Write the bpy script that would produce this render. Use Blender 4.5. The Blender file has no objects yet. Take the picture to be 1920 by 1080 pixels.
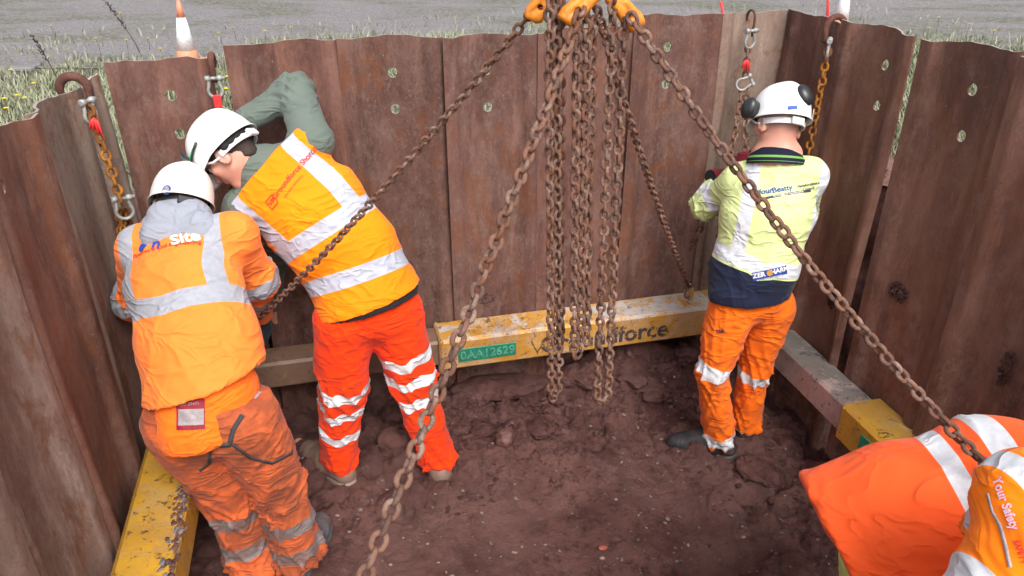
import bpy, math, random
import numpy as np
from mathutils import Vector, Matrix
from mathutils.bvhtree import BVHTree
random.seed(7); RNG = np.random.default_rng(11)
SC = bpy.context.scene; COL = SC.collection
R = math.radians
# ------------------------------------------------------------------ camera frame
CH = 2.38; PITCH = R(27.8); FPX = 1400.0
ROT = R(14.0); CU, SU = math.cos(ROT), math.sin(ROT)
def F2W(u, v, z=0.0):            # excavation frame -> world
    return Vector((CU*u - SU*v, SU*u + CU*v, z))
def ray(px, py):
    x = (px-960)/FPX; y = (540-py)/FPX
    return Vector((x, math.cos(PITCH)+y*math.sin(PITCH), -math.sin(PITCH)+y*math.cos(PITCH)))
def P(px, py, Y):                # point seen at a photo position, on the plane Y
    d = ray(px, py); return Vector((0, 0, CH)) + d*(Y/d.y)
def PZ(px, py, z):
    d = ray(px, py); return Vector((0, 0, CH)) + d*((z-CH)/d.z)
def PD(px, py, dep):
    return Vector((0, 0, CH)) + ray(px, py)*dep
def PV(px, py, v):               # on plane v = const of the excavation frame
    d = ray(px, py); return Vector((0, 0, CH)) + d*(v/(-SU*d.x+CU*d.y))
def PU(px, py, u):
    d = ray(px, py); return Vector((0, 0, CH)) + d*(u/(CU*d.x+SU*d.y))
cam = bpy.data.cameras.new('camera'); camo = bpy.data.objects.new('camera', cam); COL.objects.link(camo)
cam.sensor_width = 36; cam.lens = FPX/1920*36; cam.clip_start = .02; cam.clip_end = 2000
camo.location = (0, 0, CH); camo.rotation_euler = (R(90)-PITCH, 0, 0); SC.camera = camo
# ------------------------------------------------------------------ light
SUNEL, SUNAZ = R(50), R(160)
w = bpy.data.worlds.new('World'); SC.world = w; w.use_nodes = True
nt = w.node_tree; bg = nt.nodes['Background']
sky = nt.nodes.new('ShaderNodeTexSky'); sky.sky_type = 'NISHITA'; sky.sun_disc = False
sky.sun_elevation = SUNEL; sky.sun_rotation = SUNAZ; sky.air_density = 1.0; sky.dust_density = 4.0; sky.ozone_density = .6
hs = nt.nodes.new('ShaderNodeHueSaturation'); hs.inputs['Saturation'].default_value = .35
nt.links.new(sky.outputs[0], hs.inputs['Color']); nt.links.new(hs.outputs[0], bg.inputs[0]); bg.inputs[1].default_value = .15
sl = bpy.data.lights.new('sun', 'SUN'); sl.energy = 1.3; sl.angle = R(28); sl.color = (1, .97, .92)
so = bpy.data.objects.new('sun', sl); COL.objects.link(so)
sd = Vector((math.sin(SUNAZ)*math.cos(SUNEL), math.cos(SUNAZ)*math.cos(SUNEL), math.sin(SUNEL)))
so.rotation_euler = sd.to_track_quat('Z', 'Y').to_euler(); so.location = (0, -3, 8)
SC.view_settings.view_transform = 'Standard'; SC.view_settings.look = 'None'
SC.view_settings.exposure = .95; SC.view_settings.gamma = 1.0
# ------------------------------------------------------------------ naming
def tag(o, label=None, cat=None, group=None, kind=None):
    if label: o['label'] = label
    if cat: o['category'] = cat
    if group: o['group'] = group
    if kind: o['kind'] = kind
    return o
def empty(name, loc=(0, 0, 0), label=None, cat=None, group=None):
    o = bpy.data.objects.new(name, None); COL.objects.link(o); o.location = loc; o.empty_display_size = .1
    return tag(o, label, cat, group)
def wloc(o):
    v = Vector(o.location); p = o.parent
    while p: v += Vector(p.location); p = p.parent
    return v
def obj(name, verts, faces, mat, parent=None, smooth=True, origin=None, attrs=None):
    """one mesh object; verts in world space, stored relative to origin (parents are never rotated)"""
    V = np.asarray(verts, dtype=np.float64).reshape(-1, 3)
    base = Vector((0, 0, 0)) if parent is None else wloc(parent)
    if origin is None: origin = base if parent is not None else Vector((V[:, 0].mean(), V[:, 1].mean(), V[:, 2].min()))
    origin = Vector(origin)
    me = bpy.data.meshes.new(name); V = V - np.array(origin)
    if isinstance(faces, np.ndarray):
        nf, k = faces.shape
        me.vertices.add(len(V)); me.vertices.foreach_set('co', V.astype(np.float32).ravel())
        me.loops.add(nf*k); me.loops.foreach_set('vertex_index', faces.astype(np.int32).ravel())
        me.polygons.add(nf); me.polygons.foreach_set('loop_start', np.arange(0, nf*k, k, dtype=np.int32))
        me.update(calc_edges=True); me.validate()
    else:
        me.from_pydata(V.tolist(), [], [tuple(f) for f in faces]); me.update()
    if smooth: me.shade_smooth()
    if attrs:
        for n, a in attrs.items():
            at = me.attributes.new(n, 'FLOAT', 'POINT'); at.data.foreach_set('value', np.asarray(a, dtype=np.float32))
    if mat: me.materials.append(mat)
    o = bpy.data.objects.new(name, me); COL.objects.link(o)
    o.location = origin - base
    if parent: o.parent = parent
    return o
class MB:
    def __init__(s): s.v = []; s.f = []
    def add(s, v, f):
        n = len(s.v); s.v += [tuple(x) for x in v]; s.f += [tuple(i+n for i in q) for q in f]; return s
    def box(s, c, ax, sz, bev=.0):
        """box centre c, axes (3 unit vectors), full sizes; optional chamfer"""
        c = Vector(c); ax = [Vector(a) for a in ax]; h = [x/2 for x in sz]; b = min(bev, min(h)*.9)
        if b <= 0:
            v = [c+ax[0]*h[0]*i+ax[1]*h[1]*j+ax[2]*h[2]*k for i in (-1, 1) for j in (-1, 1) for k in (-1, 1)]
            return s.add(v, [(0, 1, 3, 2), (4, 6, 7, 5), (0, 4, 5, 1), (2, 3, 7, 6), (0, 2, 6, 4), (1, 5, 7, 3)])
        # octagonal section swept along axis 0, ends chamfered
        prof = lambda d: [(h[1]-d, h[2]-b-d*.0), (h[1]-b, h[2]-d), (-h[1]+b, h[2]-d), (-h[1]+d, h[2]-b), (-h[1]+d, -h[2]+b), (-h[1]+b, -h[2]+d), (h[1]-b, -h[2]+d), (h[1]-d, -h[2]+b)]
        v = []
        for x, d in ((-h[0], b), (-h[0]+b, 0), (h[0]-b, 0), (h[0], b)):
            for y, z in prof(d): v.append(c+ax[0]*x+ax[1]*y+ax[2]*z)
        f = [tuple(range(7, -1, -1)), tuple(range(24, 32))]
        for r in range(3):
            for i in range(8): j = (i+1) % 8; f.append((r*8+i, r*8+j, r*8+8+j, r*8+8+i))
        return s.add(v, f)
    def tube(s, pts, rad, n=10, closed=False, cap=True, squash=None):
        pts = [Vector(p) for p in pts]; m = len(pts)
        if not hasattr(rad, '__len__'): rad = [rad]*m
        v = []; up = None
        for i, p in enumerate(pts):
            a = pts[(i-1) % m] if (closed or i > 0) else p; b = pts[(i+1) % m] if (closed or i < m-1) else p
            t = (b-a).normalized()
            if up is None: up = t.orthogonal().normalized()
            up = (up - t*up.dot(t)).normalized(); sd_ = t.cross(up)
            for k in range(n):
                an = 2*math.pi*k/n; v.append(p+(up*math.cos(an)+sd_*math.sin(an))*rad[i])
        f = []
        for i in range(m if closed else m-1):
            j = (i+1) % m
            for k in range(n): l = (k+1) % n; f.append((i*n+k, i*n+l, j*n+l, j*n+k))
        if cap and not closed: f += [tuple(range(n-1, -1, -1)), tuple((m-1)*n+k for k in range(n))]
        return s.add(v, f)
    def lathe(s, prof, org, axis, n=20):
        org = Vector(org); ax = Vector(axis).normalized(); a = ax.orthogonal().normalized(); b = ax.cross(a); v = []
        for r, h in prof:
            for k in range(n): t = 2*math.pi*k/n; v.append(org+ax*h+(a*math.cos(t)+b*math.sin(t))*r)
        f = [(i*n+k, i*n+(k+1) % n, (i+1)*n+(k+1) % n, (i+1)*n+k) for i in range(len(prof)-1) for k in range(n)]
        f += [tuple(range(n-1, -1, -1)), tuple((len(prof)-1)*n+k for k in range(n))]
        return s.add(v, f)
    def obj(s, name, mat, parent=None, smooth=True, origin=None):
        return obj(name, s.v, s.f, mat, parent, smooth, origin)
# ------------------------------------------------------------------ numpy noise
def _h(ix, iy, iz, seed):
    n = (ix*374761393 + iy*668265263 + iz*2147483647 + seed*974634777) & 0xFFFFFFFF
    n = ((n ^ (n >> 13))*1274126177) & 0xFFFFFFFF
    n = (n ^ (n >> 16)); return (n & 0xFFFF)/32767.5 - 1.0
def noise(p, seed=0):
    p = np.asarray(p, dtype=np.float64); i = np.floor(p).astype(np.int64); f = p-i; f = f*f*(3-2*f)
    x, y, z = i[..., 0], i[..., 1], i[..., 2]; r = 0
    for dx in (0, 1):
        wx = f[..., 0] if dx else 1-f[..., 0]
        for dy in (0, 1):
            wy = f[..., 1] if dy else 1-f[..., 1]
            for dz in (0, 1):
                wz = f[..., 2] if dz else 1-f[..., 2]
                r = r + wx*wy*wz*_h(x+dx, y+dy, z+dz, seed)
    return r
def fbm(p, oct=4, seed=0, gain=.5):
    r = 0; a = 1; p = np.asarray(p, dtype=np.float64); t = 0
    for o in range(oct): r = r+a*noise(p, seed+o*17); t += a; a *= gain; p = p*2.03+3.7
    return r/t
def ridged(p, oct=3, seed=0):
    r = 0; a = 1; t = 0; p = np.asarray(p, dtype=np.float64)
    for o in range(oct): r = r+a*(1-2*np.abs(noise(p, seed+o*31))); t += a; a *= .5; p = p*2.1+1.3
    return r/t
def voro(p, seed=0):
    """2-D cellular: returns F1, F2-F1, cell value"""
    i = np.floor(p).astype(np.int64); f1 = np.full(p.shape[:-1], 9.); f2 = f1.copy(); cv = f1*0
    for dx in (-1, 0, 1):
        for dy in (-1, 0, 1):
            cx = i[..., 0]+dx; cy = i[..., 1]+dy
            ox = cx+.5+.48*_h(cx, cy, cx*0, seed); oy = cy+.5+.48*_h(cx, cy, cx*0+5, seed)
            d = np.hypot(p[..., 0]-ox, p[..., 1]-oy); c = _h(cx, cy, cx*0+9, seed)
            m = d < f1; f2 = np.where(m, f1, np.minimum(f2, d)); cv = np.where(m, c, cv); f1 = np.where(m, d, f1)
    return f1, f2-f1, cv
def vnormals(V, Q):
    a = V[Q[:, 2]]-V[Q[:, 0]]; b = V[Q[:, 3 if Q.shape[1] > 3 else 1]]-V[Q[:, 1 if Q.shape[1] > 3 else 0]]
    n = np.cross(a, b); N = np.zeros_like(V)
    for k in range(Q.shape[1]): np.add.at(N, Q[:, k], n)
    return N/np.maximum(np.linalg.norm(N, axis=1, keepdims=True), 1e-9)
# ------------------------------------------------------------------ distance-field modeller
A3 = lambda v: np.array(v, dtype=np.float32)
class Vox:
    def __init__(s, lo, hi, h):
        s.lo = np.array(lo, dtype=np.float64); s.h = h
        s.n = np.ceil((np.array(hi)-s.lo)/h).astype(int)+1; s.v = np.full(s.n, 1.0, dtype=np.float32)
    def win(s, lo, hi):
        a = np.clip(np.floor((np.array(lo)-s.lo)/s.h).astype(int), 0, s.n-1); b = np.clip(np.ceil((np.array(hi)-s.lo)/s.h).astype(int)+1, 1, s.n)
        sl_ = tuple(slice(a[i], b[i]) for i in range(3))
        c = [(s.lo[i]+s.h*np.arange(a[i], b[i])).astype(np.float32) for i in range(3)]
        return sl_, c[0][:, None, None], c[1][None, :, None], c[2][None, None, :]
    def mix(s, sl_, d, k, op):
        a = s.v[sl_]
        if op == 'sub': a = -a
        if k > 0:
            hh = np.maximum(k-np.abs(a-d), 0)/k; r = np.minimum(a, d)-hh*hh*k*.25
        else: r = np.minimum(a, d)
        s.v[sl_] = -r if op == 'sub' else r
    def cone(s, a, b, wa, wb=None, k=.02, side=None, sideb=None, da=None, db=None, op='add'):
        a = np.array(a, dtype=float); b = np.array(b, dtype=float); wb = wa if wb is None else wb
        m = max(wa, wb, da or 0, db or 0)+k+s.h*2
        sl_, X, Y, Z = s.win(np.minimum(a, b)-m, np.maximum(a, b)+m)
        ab = b-a; L2 = max(float(ab@ab), 1e-10)
        rx, ry, rz = X-a[0], Y-a[1], Z-a[2]
        t = np.clip((rx*ab[0]+ry*ab[1]+rz*ab[2])/L2, 0, 1)
        rx = rx-t*ab[0]; ry = ry-t*ab[1]; rz = rz-t*ab[2]; rr = rx*rx+ry*ry+rz*rz
        w_ = wa+(wb-wa)*t
        if side is None: d = np.sqrt(rr)-w_
        else:
            s0 = np.array(side, dtype=float); s1 = s0 if sideb is None else np.array(sideb, dtype=float)
            ds = rx*(s0[0]+(s1[0]-s0[0])*t)+ry*(s0[1]+(s1[1]-s0[1])*t)+rz*(s0[2]+(s1[2]-s0[2])*t)
            dd = da+((db if db is not None else da)-da)*t; re = np.maximum(rr-ds*ds, 0)
            k0 = np.sqrt(ds*ds/w_**2+re/dd**2); k1 = np.sqrt(ds*ds/w_**4+re/dd**4)+1e-6
            d = k0*(k0-1)/k1; d = np.where(k0 < .3, -np.minimum(w_, dd)*(1-k0), d)
        s.mix(sl_, d.astype(np.float32), k, op)
    def ell(s, c, ax, r, k=.02, op='add'):
        c = np.array(c, dtype=float); m = max(r)+k+2*s.h; sl_, X, Y, Z = s.win(c-m, c+m)
        q = []
        for i in range(3):
            a = ax[i]; q.append((X-c[0])*a[0]+(Y-c[1])*a[1]+(Z-c[2])*a[2])
        k0 = np.sqrt(sum((q[i]/r[i])**2 for i in range(3))); k1 = np.sqrt(sum((q[i]/r[i]**2)**2 for i in range(3)))+1e-6
        d = k0*(k0-1)/k1; d = np.where(k0 < .3, -min(r)*(1-k0), d)
        s.mix(sl_, d.astype(np.float32), k, op)
    def box(s, c, ax, half, rnd=.005, k=.0, op='add'):
        c = np.array(c, dtype=float); m = float(np.linalg.norm(half))+k+2*s.h; sl_, X, Y, Z = s.win(c-m, c+m); q = []
        for i in range(3):
            a = ax[i]; q.append(np.abs((X-c[0])*a[0]+(Y-c[1])*a[1]+(Z-c[2])*a[2])-(half[i]-rnd))
        d = np.sqrt(sum(np.maximum(x, 0)**2 for x in q))+np.minimum(np.maximum(np.maximum(q[0], q[1]), q[2]), 0)-rnd
        s.mix(sl_, d.astype(np.float32), k, op)
    def cut(s, o, n, c=None, rad=None):
        """remove the side n points to (optionally only within rad of c)"""
        o = np.array(o, dtype=float); n = np.array(Vector(n).normalized())
        if c is None: sl_, X, Y, Z = s.win(s.lo, s.lo+s.n*s.h)
        else: sl_, X, Y, Z = s.win(np.array(c)-rad, np.array(c)+rad)
        d = ((X-o[0])*n[0]+(Y-o[1])*n[1]+(Z-o[2])*n[2]).astype(np.float32)
        if c is not None:
            q = np.sqrt((X-c[0])**2+(Y-c[1])**2+(Z-c[2])**2)-rad; d = np.minimum(d, -q).astype(np.float32)
        s.v[sl_] = np.maximum(s.v[sl_], d)
    def mesh(s):
        v = s.v; v = v.copy(); v[0] = v[-1] = 1; v[:, 0] = v[:, -1] = 1; v[:, :, 0] = v[:, :, -1] = 1
        q = v < 0; c = np.zeros(np.array(v.shape)-1, dtype=np.uint8)
        off = [(i, j, k) for i in (0, 1) for j in (0, 1) for k in (0, 1)]
        n0, n1, n2 = c.shape
        for i, j, k in off: c += q[i:i+n0, j:j+n1, k:k+n2]
        I, J, K = np.nonzero((c > 0) & (c < 8)); idx = np.full(c.shape, -1, dtype=np.int32); idx[I, J, K] = np.arange(len(I))
        acc = np.zeros((len(I), 3)); cnt = np.zeros(len(I))
        val = {o: v[I+o[0], J+o[1], K+o[2]] for o in off}
        for o in off:
            for ax in range(3):
                if o[ax]: continue
                p = list(o); p[ax] = 1; p = tuple(p); a, b = val[o], val[p]; m = (a < 0) != (b < 0)
                t = np.where(m, a/np.where(m, a-b, 1), 0)
                pos = np.tile(np.array(o, dtype=float), (len(I), 1)); pos[:, ax] = t
                acc += pos*m[:, None]; cnt += m
        V = s.lo+s.h*(np.stack([I, J, K], 1)+acc/np.maximum(cnt, 1)[:, None])
        Q = []
        for ax in range(3):
            sa = [slice(None)]*3; sb = [slice(None)]*3; sa[ax] = slice(0, -1); sb[ax] = slice(1, None)
            e = q[tuple(sa)] != q[tuple(sb)]; ins = q[tuple(sa)]
            E = np.nonzero(e); a1, a2 = [(1, 2), (2, 0), (0, 1)][ax]
            ok = (E[a1] > 0) & (E[a2] > 0) & (E[a1] < idx.shape[a1]) & (E[a2] < idx.shape[a2]); E = [x[ok] for x in E]
            def cell(d1, d2):
                z = [x.copy() for x in E]; z[a1] += d1; z[a2] += d2; return idx[z[0], z[1], z[2]]
            f = np.stack([cell(-1, -1), cell(0, -1), cell(0, 0), cell(-1, 0)], 1)
            fl = ~ins[tuple(E)]; f[fl] = f[fl][:, ::-1]; Q.append(f)
        Q = np.concatenate(Q); return V, Q[(Q >= 0).all(1)]
def relax(V, Q, it=2, lam=.5):
    for _ in range(it):
        S = np.zeros_like(V); c = np.zeros(len(V))
        for a, b in ((0, 1), (1, 2), (2, 3), (3, 0)):
            np.add.at(S, Q[:, a], V[Q[:, b]]); np.add.at(S, Q[:, b], V[Q[:, a]]); np.add.at(c, Q[:, a], 1); np.add.at(c, Q[:, b], 1)
        V = V+(S/np.maximum(c, 1)[:, None]-V)*lam
    return V
# ------------------------------------------------------------------ materials
class Mat:
    def __init__(s, name, rough=.7, spec=.3, metal=0.0):
        s.m = bpy.data.materials.new(name); s.m.use_nodes = True; s.t = s.m.node_tree; s.b = s.t.nodes['Principled BSDF']
        s.set('Roughness', rough); s.set('Specular IOR Level', spec); s.set('Metallic', metal)
        s.tc = s.t.nodes.new('ShaderNodeTexCoord'); s.co = s.tc.outputs['Object']
        oi = s.t.nodes.new('ShaderNodeObjectInfo'); va = s.t.nodes.new('ShaderNodeVectorMath'); va.operation = 'MULTIPLY_ADD'
        va.inputs[1].default_value = (1, 1, 1)
        cx = s.t.nodes.new('ShaderNodeCombineXYZ'); mu = s.math('MULTIPLY', oi.outputs['Random'], 37.0)
        for i in range(3): s.t.links.new(mu, cx.inputs[i])
        s.t.links.new(s.co, va.inputs[0]); s.t.links.new(cx.outputs[0], va.inputs[2]); s.co = va.outputs[0]
    def set(s, k, v): s.plug(s.b.inputs[k], v)
    def plug(s, i, v):
        if isinstance(v, bpy.types.NodeSocket): s.t.links.new(v, i)
        elif hasattr(v, '__len__'): i.default_value = (*v, 1) if (len(v) == 3 and i.type == 'RGBA') else v
        else: i.default_value = v
    def math(s, op, a, b=0.0, c=None, clamp=False):
        n = s.t.nodes.new('ShaderNodeMath'); n.operation = op; n.use_clamp = clamp; s.plug(n.inputs[0], a); s.plug(n.inputs[1], b)
        if c is not None: s.plug(n.inputs[2], c)
        return n.outputs[0]
    def noise(s, scale, detail=4, rough=.6, stretch=None, dist=0.0, off=0.0, ramp=None):
        n = s.t.nodes.new('ShaderNodeTexNoise'); co = s.co
        mp = s.t.nodes.new('ShaderNodeMapping'); s.t.links.new(co, mp.inputs[0])
        mp.inputs['Scale'].default_value = stretch or (1, 1, 1); mp.inputs['Location'].default_value = (off, off*1.3, off*.7)
        s.t.links.new(mp.outputs[0], n.inputs['Vector']); n.inputs['Scale'].default_value = scale
        n.inputs['Detail'].default_value = detail; n.inputs['Roughness'].default_value = rough; n.inputs['Distortion'].default_value = dist
        return s.ramp(n.outputs[0], *ramp) if ramp else n.outputs[0]
    def voronoi(s, scale, feat='F1', ramp=None, out=0):
        n = s.t.nodes.new('ShaderNodeTexVoronoi'); n.feature = feat; s.t.links.new(s.co, n.inputs['Vector']); n.inputs['Scale'].default_value = scale
        return s.ramp(n.outputs[out], *ramp) if ramp else n.outputs[out]
    def ramp(s, v, a, b):
        n = s.t.nodes.new('ShaderNodeMapRange'); s.plug(n.inputs[0], v); n.inputs[1].default_value = a; n.inputs[2].default_value = b
        n.interpolation_type = 'SMOOTHSTEP' if a < b else 'LINEAR'; return n.outputs[0]
    def mix(s, f, a, b, mode='MIX'):
        n = s.t.nodes.new('ShaderNodeMix'); n.data_type = 'RGBA'; n.blend_type = mode
        s.plug(n.inputs[0], f); s.plug(n.inputs[6], a); s.plug(n.inputs[7], b); return n.outputs[2]
    def attr(s, name, a=-.0007, b=.0007):
        n = s.t.nodes.new('ShaderNodeAttribute'); n.attribute_name = name
        return s.ramp(n.outputs['Fac'], a, b) if a is not None else n.outputs['Fac']
    def bump(s, h, strength=.5, dist=.01):
        n = s.t.nodes.new('ShaderNodeBump'); s.plug(n.inputs['Height'], h); n.inputs['Strength'].default_value = strength; n.inputs['Distance'].default_value = dist
        if s.b.inputs['Normal'].is_linked: s.t.links.new(s.b.inputs['Normal'].links[0].from_socket, n.inputs['Normal'])
        s.t.links.new(n.outputs[0], s.b.inputs['Normal']); return s
    def sep(s, co=None):
        n = s.t.nodes.new('ShaderNodeSeparateXYZ'); s.t.links.new(co or s.tc.outputs['Object'], n.inputs[0]); return n.outputs
def plain(name, col, rough=.6, spec=.3, metal=0.0, var=.12, scale=25, bump=.15):
    m = Mat(name, rough, spec, metal); n = m.noise(scale, 5)
    m.set('Base Color', m.mix(m.ramp(n, .3, .7), tuple(c*(1-var) for c in col), tuple(min(1, c*(1+var)) for c in col)))
    if bump: m.bump(n, bump, .003)
    return m.m
def rust(name, c1, c2, c3, flake=.0, vert=True):
    m = Mat(name, .75, .14); dk = tuple(c*.52 for c in c2)
    a = m.noise(3.4, 9, .72, (1, 1, .28) if vert else (1, 1, 1), .2, 0, (.38, .62)); col = m.mix(a, c1, c2)
    b = m.noise(11, 8, .78, (1, 1, .22) if vert else (1, 1, 1), .2, 3, (.47, .66)); col = m.mix(b, col, c3)
    if vert:
        pt = m.noise(1.7, 9, .70, (1.3, 1.3, .42), .25, 15, (.49, .62)); col = m.mix(m.math('MULTIPLY', pt, .45), col, dk)
        z = m.ramp(m.sep()[2], 1.35, .35)
        sm = m.noise(4.2, 12, .82, (1, 1, .6), .3, 9, (.45, .58)); col = m.mix(m.math('MULTIPLY', sm, m.math('MULTIPLY_ADD', z, .40, .30)), col, (.225, .135, .110))
        sm2 = m.noise(9, 12, .85, (1, 1, .8), .2, 29, (.52, .60)); col = m.mix(m.math('MULTIPLY', sm2, m.math('MULTIPLY_ADD', z, .35, .25)), col, (.26, .185, .155))
        lo = m.noise(13, 12, .86, (1, 1, .8), .2, 5, (.53, .60)); col = m.mix(m.math('MULTIPLY', lo, m.math('MULTIPLY_ADD', z, .40, .22)), col, (.055, .028, .024))
        sc = m.noise(30, 5, .7, (1, 1, .07), 0, 19, (.68, .72)); col = m.mix(m.math('MULTIPLY', sc, .5), col, (.32, .25, .22))
        og = m.noise(3.3, 10, .82, (1, 1, .5), .3, 23, (.53, .63)); col = m.mix(m.math('MULTIPLY', og, .5), col, (.19, .072, .032))
    fl = m.noise(40, 12, .88, (1, 1, .8), .1, 7, (.56-.11*flake, .64-.11*flake)); col = m.mix(m.math('MULTIPLY', fl, .30+.45*flake), col, (.25, .185, .15) if flake else (.20, .12, .095))
    sp = m.noise(85, 5, .75, (1, 1, .7), 0, 2, (.66, .70)); col = m.mix(m.math('MULTIPLY', sp, .75), col, (.36, .29, .26))
    dp = m.noise(60, 6, .8, None, 0, 27, (.62, .66)); col = m.mix(m.math('MULTIPLY', dp, .6), col, (.03, .018, .016))
    if flake:
        og = m.noise(7, 9, .8, (1, 1, .6), .3, 12, (.52, .62)); col = m.mix(m.math('MULTIPLY', og, .6), col, (.16, .055, .022))
    if vert:
        ge = m.t.nodes.new('ShaderNodeNewGeometry'); tp = m.ramp(m.sep(ge.outputs['True Normal'])[2], .6, .8); col = m.mix(m.math('MULTIPLY', tp, .8), col, (.36, .31, .28))
    m.set('Base Color', col); m.set('Roughness', m.math('MULTIPLY_ADD', m.noise(18, 4), .3, .55))
    m.bump(m.noise(50, 12, .85), .7, .006); m.bump(fl, .35, .003); m.bump(m.noise(7, 6, .7), .4, .015)
    return m.m
M = {}
M['sheet'] = rust('rusted steel', (.150, .068, .053), (.092, .044, .036), (.205, .100, .074))
M['sheet_warm'] = rust('warm rusted steel', (.180, .083, .058), (.112, .054, .041), (.235, .115, .079))
M['sheet_flaky'] = rust('flaking rusted steel', (.27, .19, .150), (.19, .12, .095), (.36, .27, .215), .9)
M['sheet_grey'] = rust('scuffed grey brown steel', (.27, .18, .148), (.18, .11, .09), (.36, .27, .23), .6)
M['sheet_mid'] = rust('scaled rusted steel', (.150, .073, .060), (.092, .047, .039), (.205, .110, .086), .3)
M['chain'] = rust('rusty chain steel', (.20, .098, .066), (.105, .058, .045), (.29, .20, .16), .2, False)
M['chain_orange'] = rust('orange rusted chain', (.30, .115, .018), (.16, .06, .02), (.42, .18, .03), .1, False)
M['hook_steel'] = rust('dark rusted hook', (.11, .045, .035), (.08, .035, .03), (.16, .07, .05), 0, False)
M['hook_orange'] = plain('worn orange paint', (.62, .20, .02), .5, .4, 0, .35, 40, .4)
M['galv'] = plain('galvanised steel', (.30, .30, .285), .5, .4, .3, .2, 60, .2)
M['red'] = plain('red plastic', (.75, .03, .035), .5, .4)
M['orange_cone'] = plain('orange cone plastic', (.72, .24, .13), .5, .4)
M['white_worn'] = plain('scuffed white sleeve', (.72, .72, .74), .5, .4, 0, .15, 60)
def beam_paint(name, base, worn, dark, w1=.52, w2=.60, top=.95, side=.3):
    m = Mat(name, .5, .4); v = m.noise(3, 4); col = m.mix(m.ramp(v, .3, .7), base, tuple(c*.80 for c in base))
    geo = m.t.nodes.new('ShaderNodeNewGeometry'); nz = m.sep(geo.outputs['Normal'])[2]; upf = m.ramp(nz, .3, .85)
    g = m.noise(5.5, 10, .80, None, .4, 1, (w1, w2)); col = m.mix(m.math('MULTIPLY', g, m.math('MULTIPLY_ADD', upf, top-side, side)), col, worn)
    g2 = m.noise(13, 9, .8, None, .3, 21, (.52, .60)); col = m.mix(m.math('MULTIPLY', g2, m.math('MULTIPLY_ADD', upf, .5*top, .25*side)), col, tuple(c*.62+.04 for c in worn))
    d = m.noise(16, 9, .82, (1, 1, 1), .6, 4, (.575, .61)); col = m.mix(m.math('MULTIPLY', d, m.math('MULTIPLY_ADD', upf, .3, .6)), col, dark)
    e = m.noise(38, 8, .78, (1, 1, 1), .4, 8, (.59, .62)); col = m.mix(e, col, (.035, .022, .018))
    lo = m.noise(2.2, 6, .7, None, .3, 31, (.5, .68)); col = m.mix(m.math('MULTIPLY', lo, .35), col, (.17, .095, .07))
    m.set('Base Color', col); m.set('Roughness', m.math('MULTIPLY_ADD', g, .3, .42)); m.bump(m.noise(30, 8, .75), .4, .005); m.bump(d, .35, .003); return m.m
M['yellow'] = beam_paint('worn yellow beam paint', (.56, .27, .035), (.46, .42, .40), (.10, .06, .04), .47, .54)
M['yellow_chipped'] = beam_paint('chipped yellow paint with mud', (.56, .30, .03), (.40, .26, .10), (.05, .035, .03), .50, .58, .6, .3)
M['ram'] = beam_paint('scratched grey ram steel', (.44, .33, .31), (.17, .155, .14), (.05, .04, .038), .40, .50, .95, .12)
M['ram_mud'] = beam_paint('dusty brown ram steel', (.22, .135, .095), (.40, .24, .07), (.07, .045, .035), .55, .62, .6, .5)
def mud_mat():
    m = Mat('red clay mud', .6, .22); a = m.noise(2.6, 9, .68, None, .4, 0, (.35, .65)); col = m.mix(a, (.100, .042, .036), (.215, .103, .090))
    b = m.noise(17, 9, .78, None, .3, 2, (.48, .62)); col = m.mix(m.math('MULTIPLY', b, .75), col, (.045, .021, .020))
    c = m.noise(1.3, 6, .65, None, .3, 6, (.48, .62)); col = m.mix(m.math('MULTIPLY', c, .5), col, (.25, .140, .124))
    k = m.noise(70, 5, .7, None, 0, 11, (.62, .70)); col = m.mix(m.math('MULTIPLY', k, .5), col, (.19, .13, .12))
    k2 = m.noise(55, 6, .75, None, 0, 13, (.60, .68)); col = m.mix(m.math('MULTIPLY', k2, .7), col, (.030, .016, .016))
    m.set('Base Color', col); m.set('Roughness', m.math('MULTIPLY_ADD', a, .35, .42))
    m.bump(m.noise(26, 10, .82, None, .3), 1.0, .035); m.bump(m.noise(130, 5, .7), .5, .005); return m.m
M['mud'] = mud_mat()
M['clod'] = plain('dark clay clod', (.12, .056, .048), .6, .35, 0, .4, 22, .7)
M['stone'] = plain('pale pebble', (.17, .125, .11), .7, .3, 0, .45, 12, .2)
M['brick'] = plain('broken brick', (.30, .085, .055), .8, .2, 0, .2, 40, .3)
def ground_mat():
    m = Mat('gravelly field', .9, .2); a = m.noise(60, 8, .75, None, 0, 0, (.32, .68)); col = m.mix(a, (.21, .19, .195), (.60, .56, .57))
    s = m.noise(25, 3, .6, None, 0, 4, (.66, .72)); col = m.mix(s, col, (.42, .39, .38))
    g = m.noise(.7, 5, .6, (1, 1.8, 1), .4, 3, (.44, .60)); g2 = m.noise(18, 7, .75, None, 0, 6, (.40, .56))
    col = m.mix(m.math('MULTIPLY', m.math('MULTIPLY', g, g2), .8), col, (.22, .24, .14))
    m.set('Base Color', col); m.bump(a, 1.0, .05); m.bump(m.noise(14, 6, .7), .7, .08); return m.m
M['field'] = ground_mat()
M['soil'] = plain('cut soil face', (.19, .10, .085), .9, .2, 0, .4, 18, .8)
def leafmat(name, c1, c2):
    m = Mat(name, .7, .2); oi = m.attr('tone', None, None); m.set('Base Color', m.mix(oi, c1, c2)); return m.m
M['grass'] = leafmat('rough grass', (.10, .13, .06), (.38, .37, .26))
M['stalk'] = plain('dry dock stalk', (.055, .035, .025), .8)
M['petal'] = plain('yellow petals', (.75, .60, .03), .7)
M['concrete'] = plain('pale concrete', (.17, .17, .17), .9)
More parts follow.
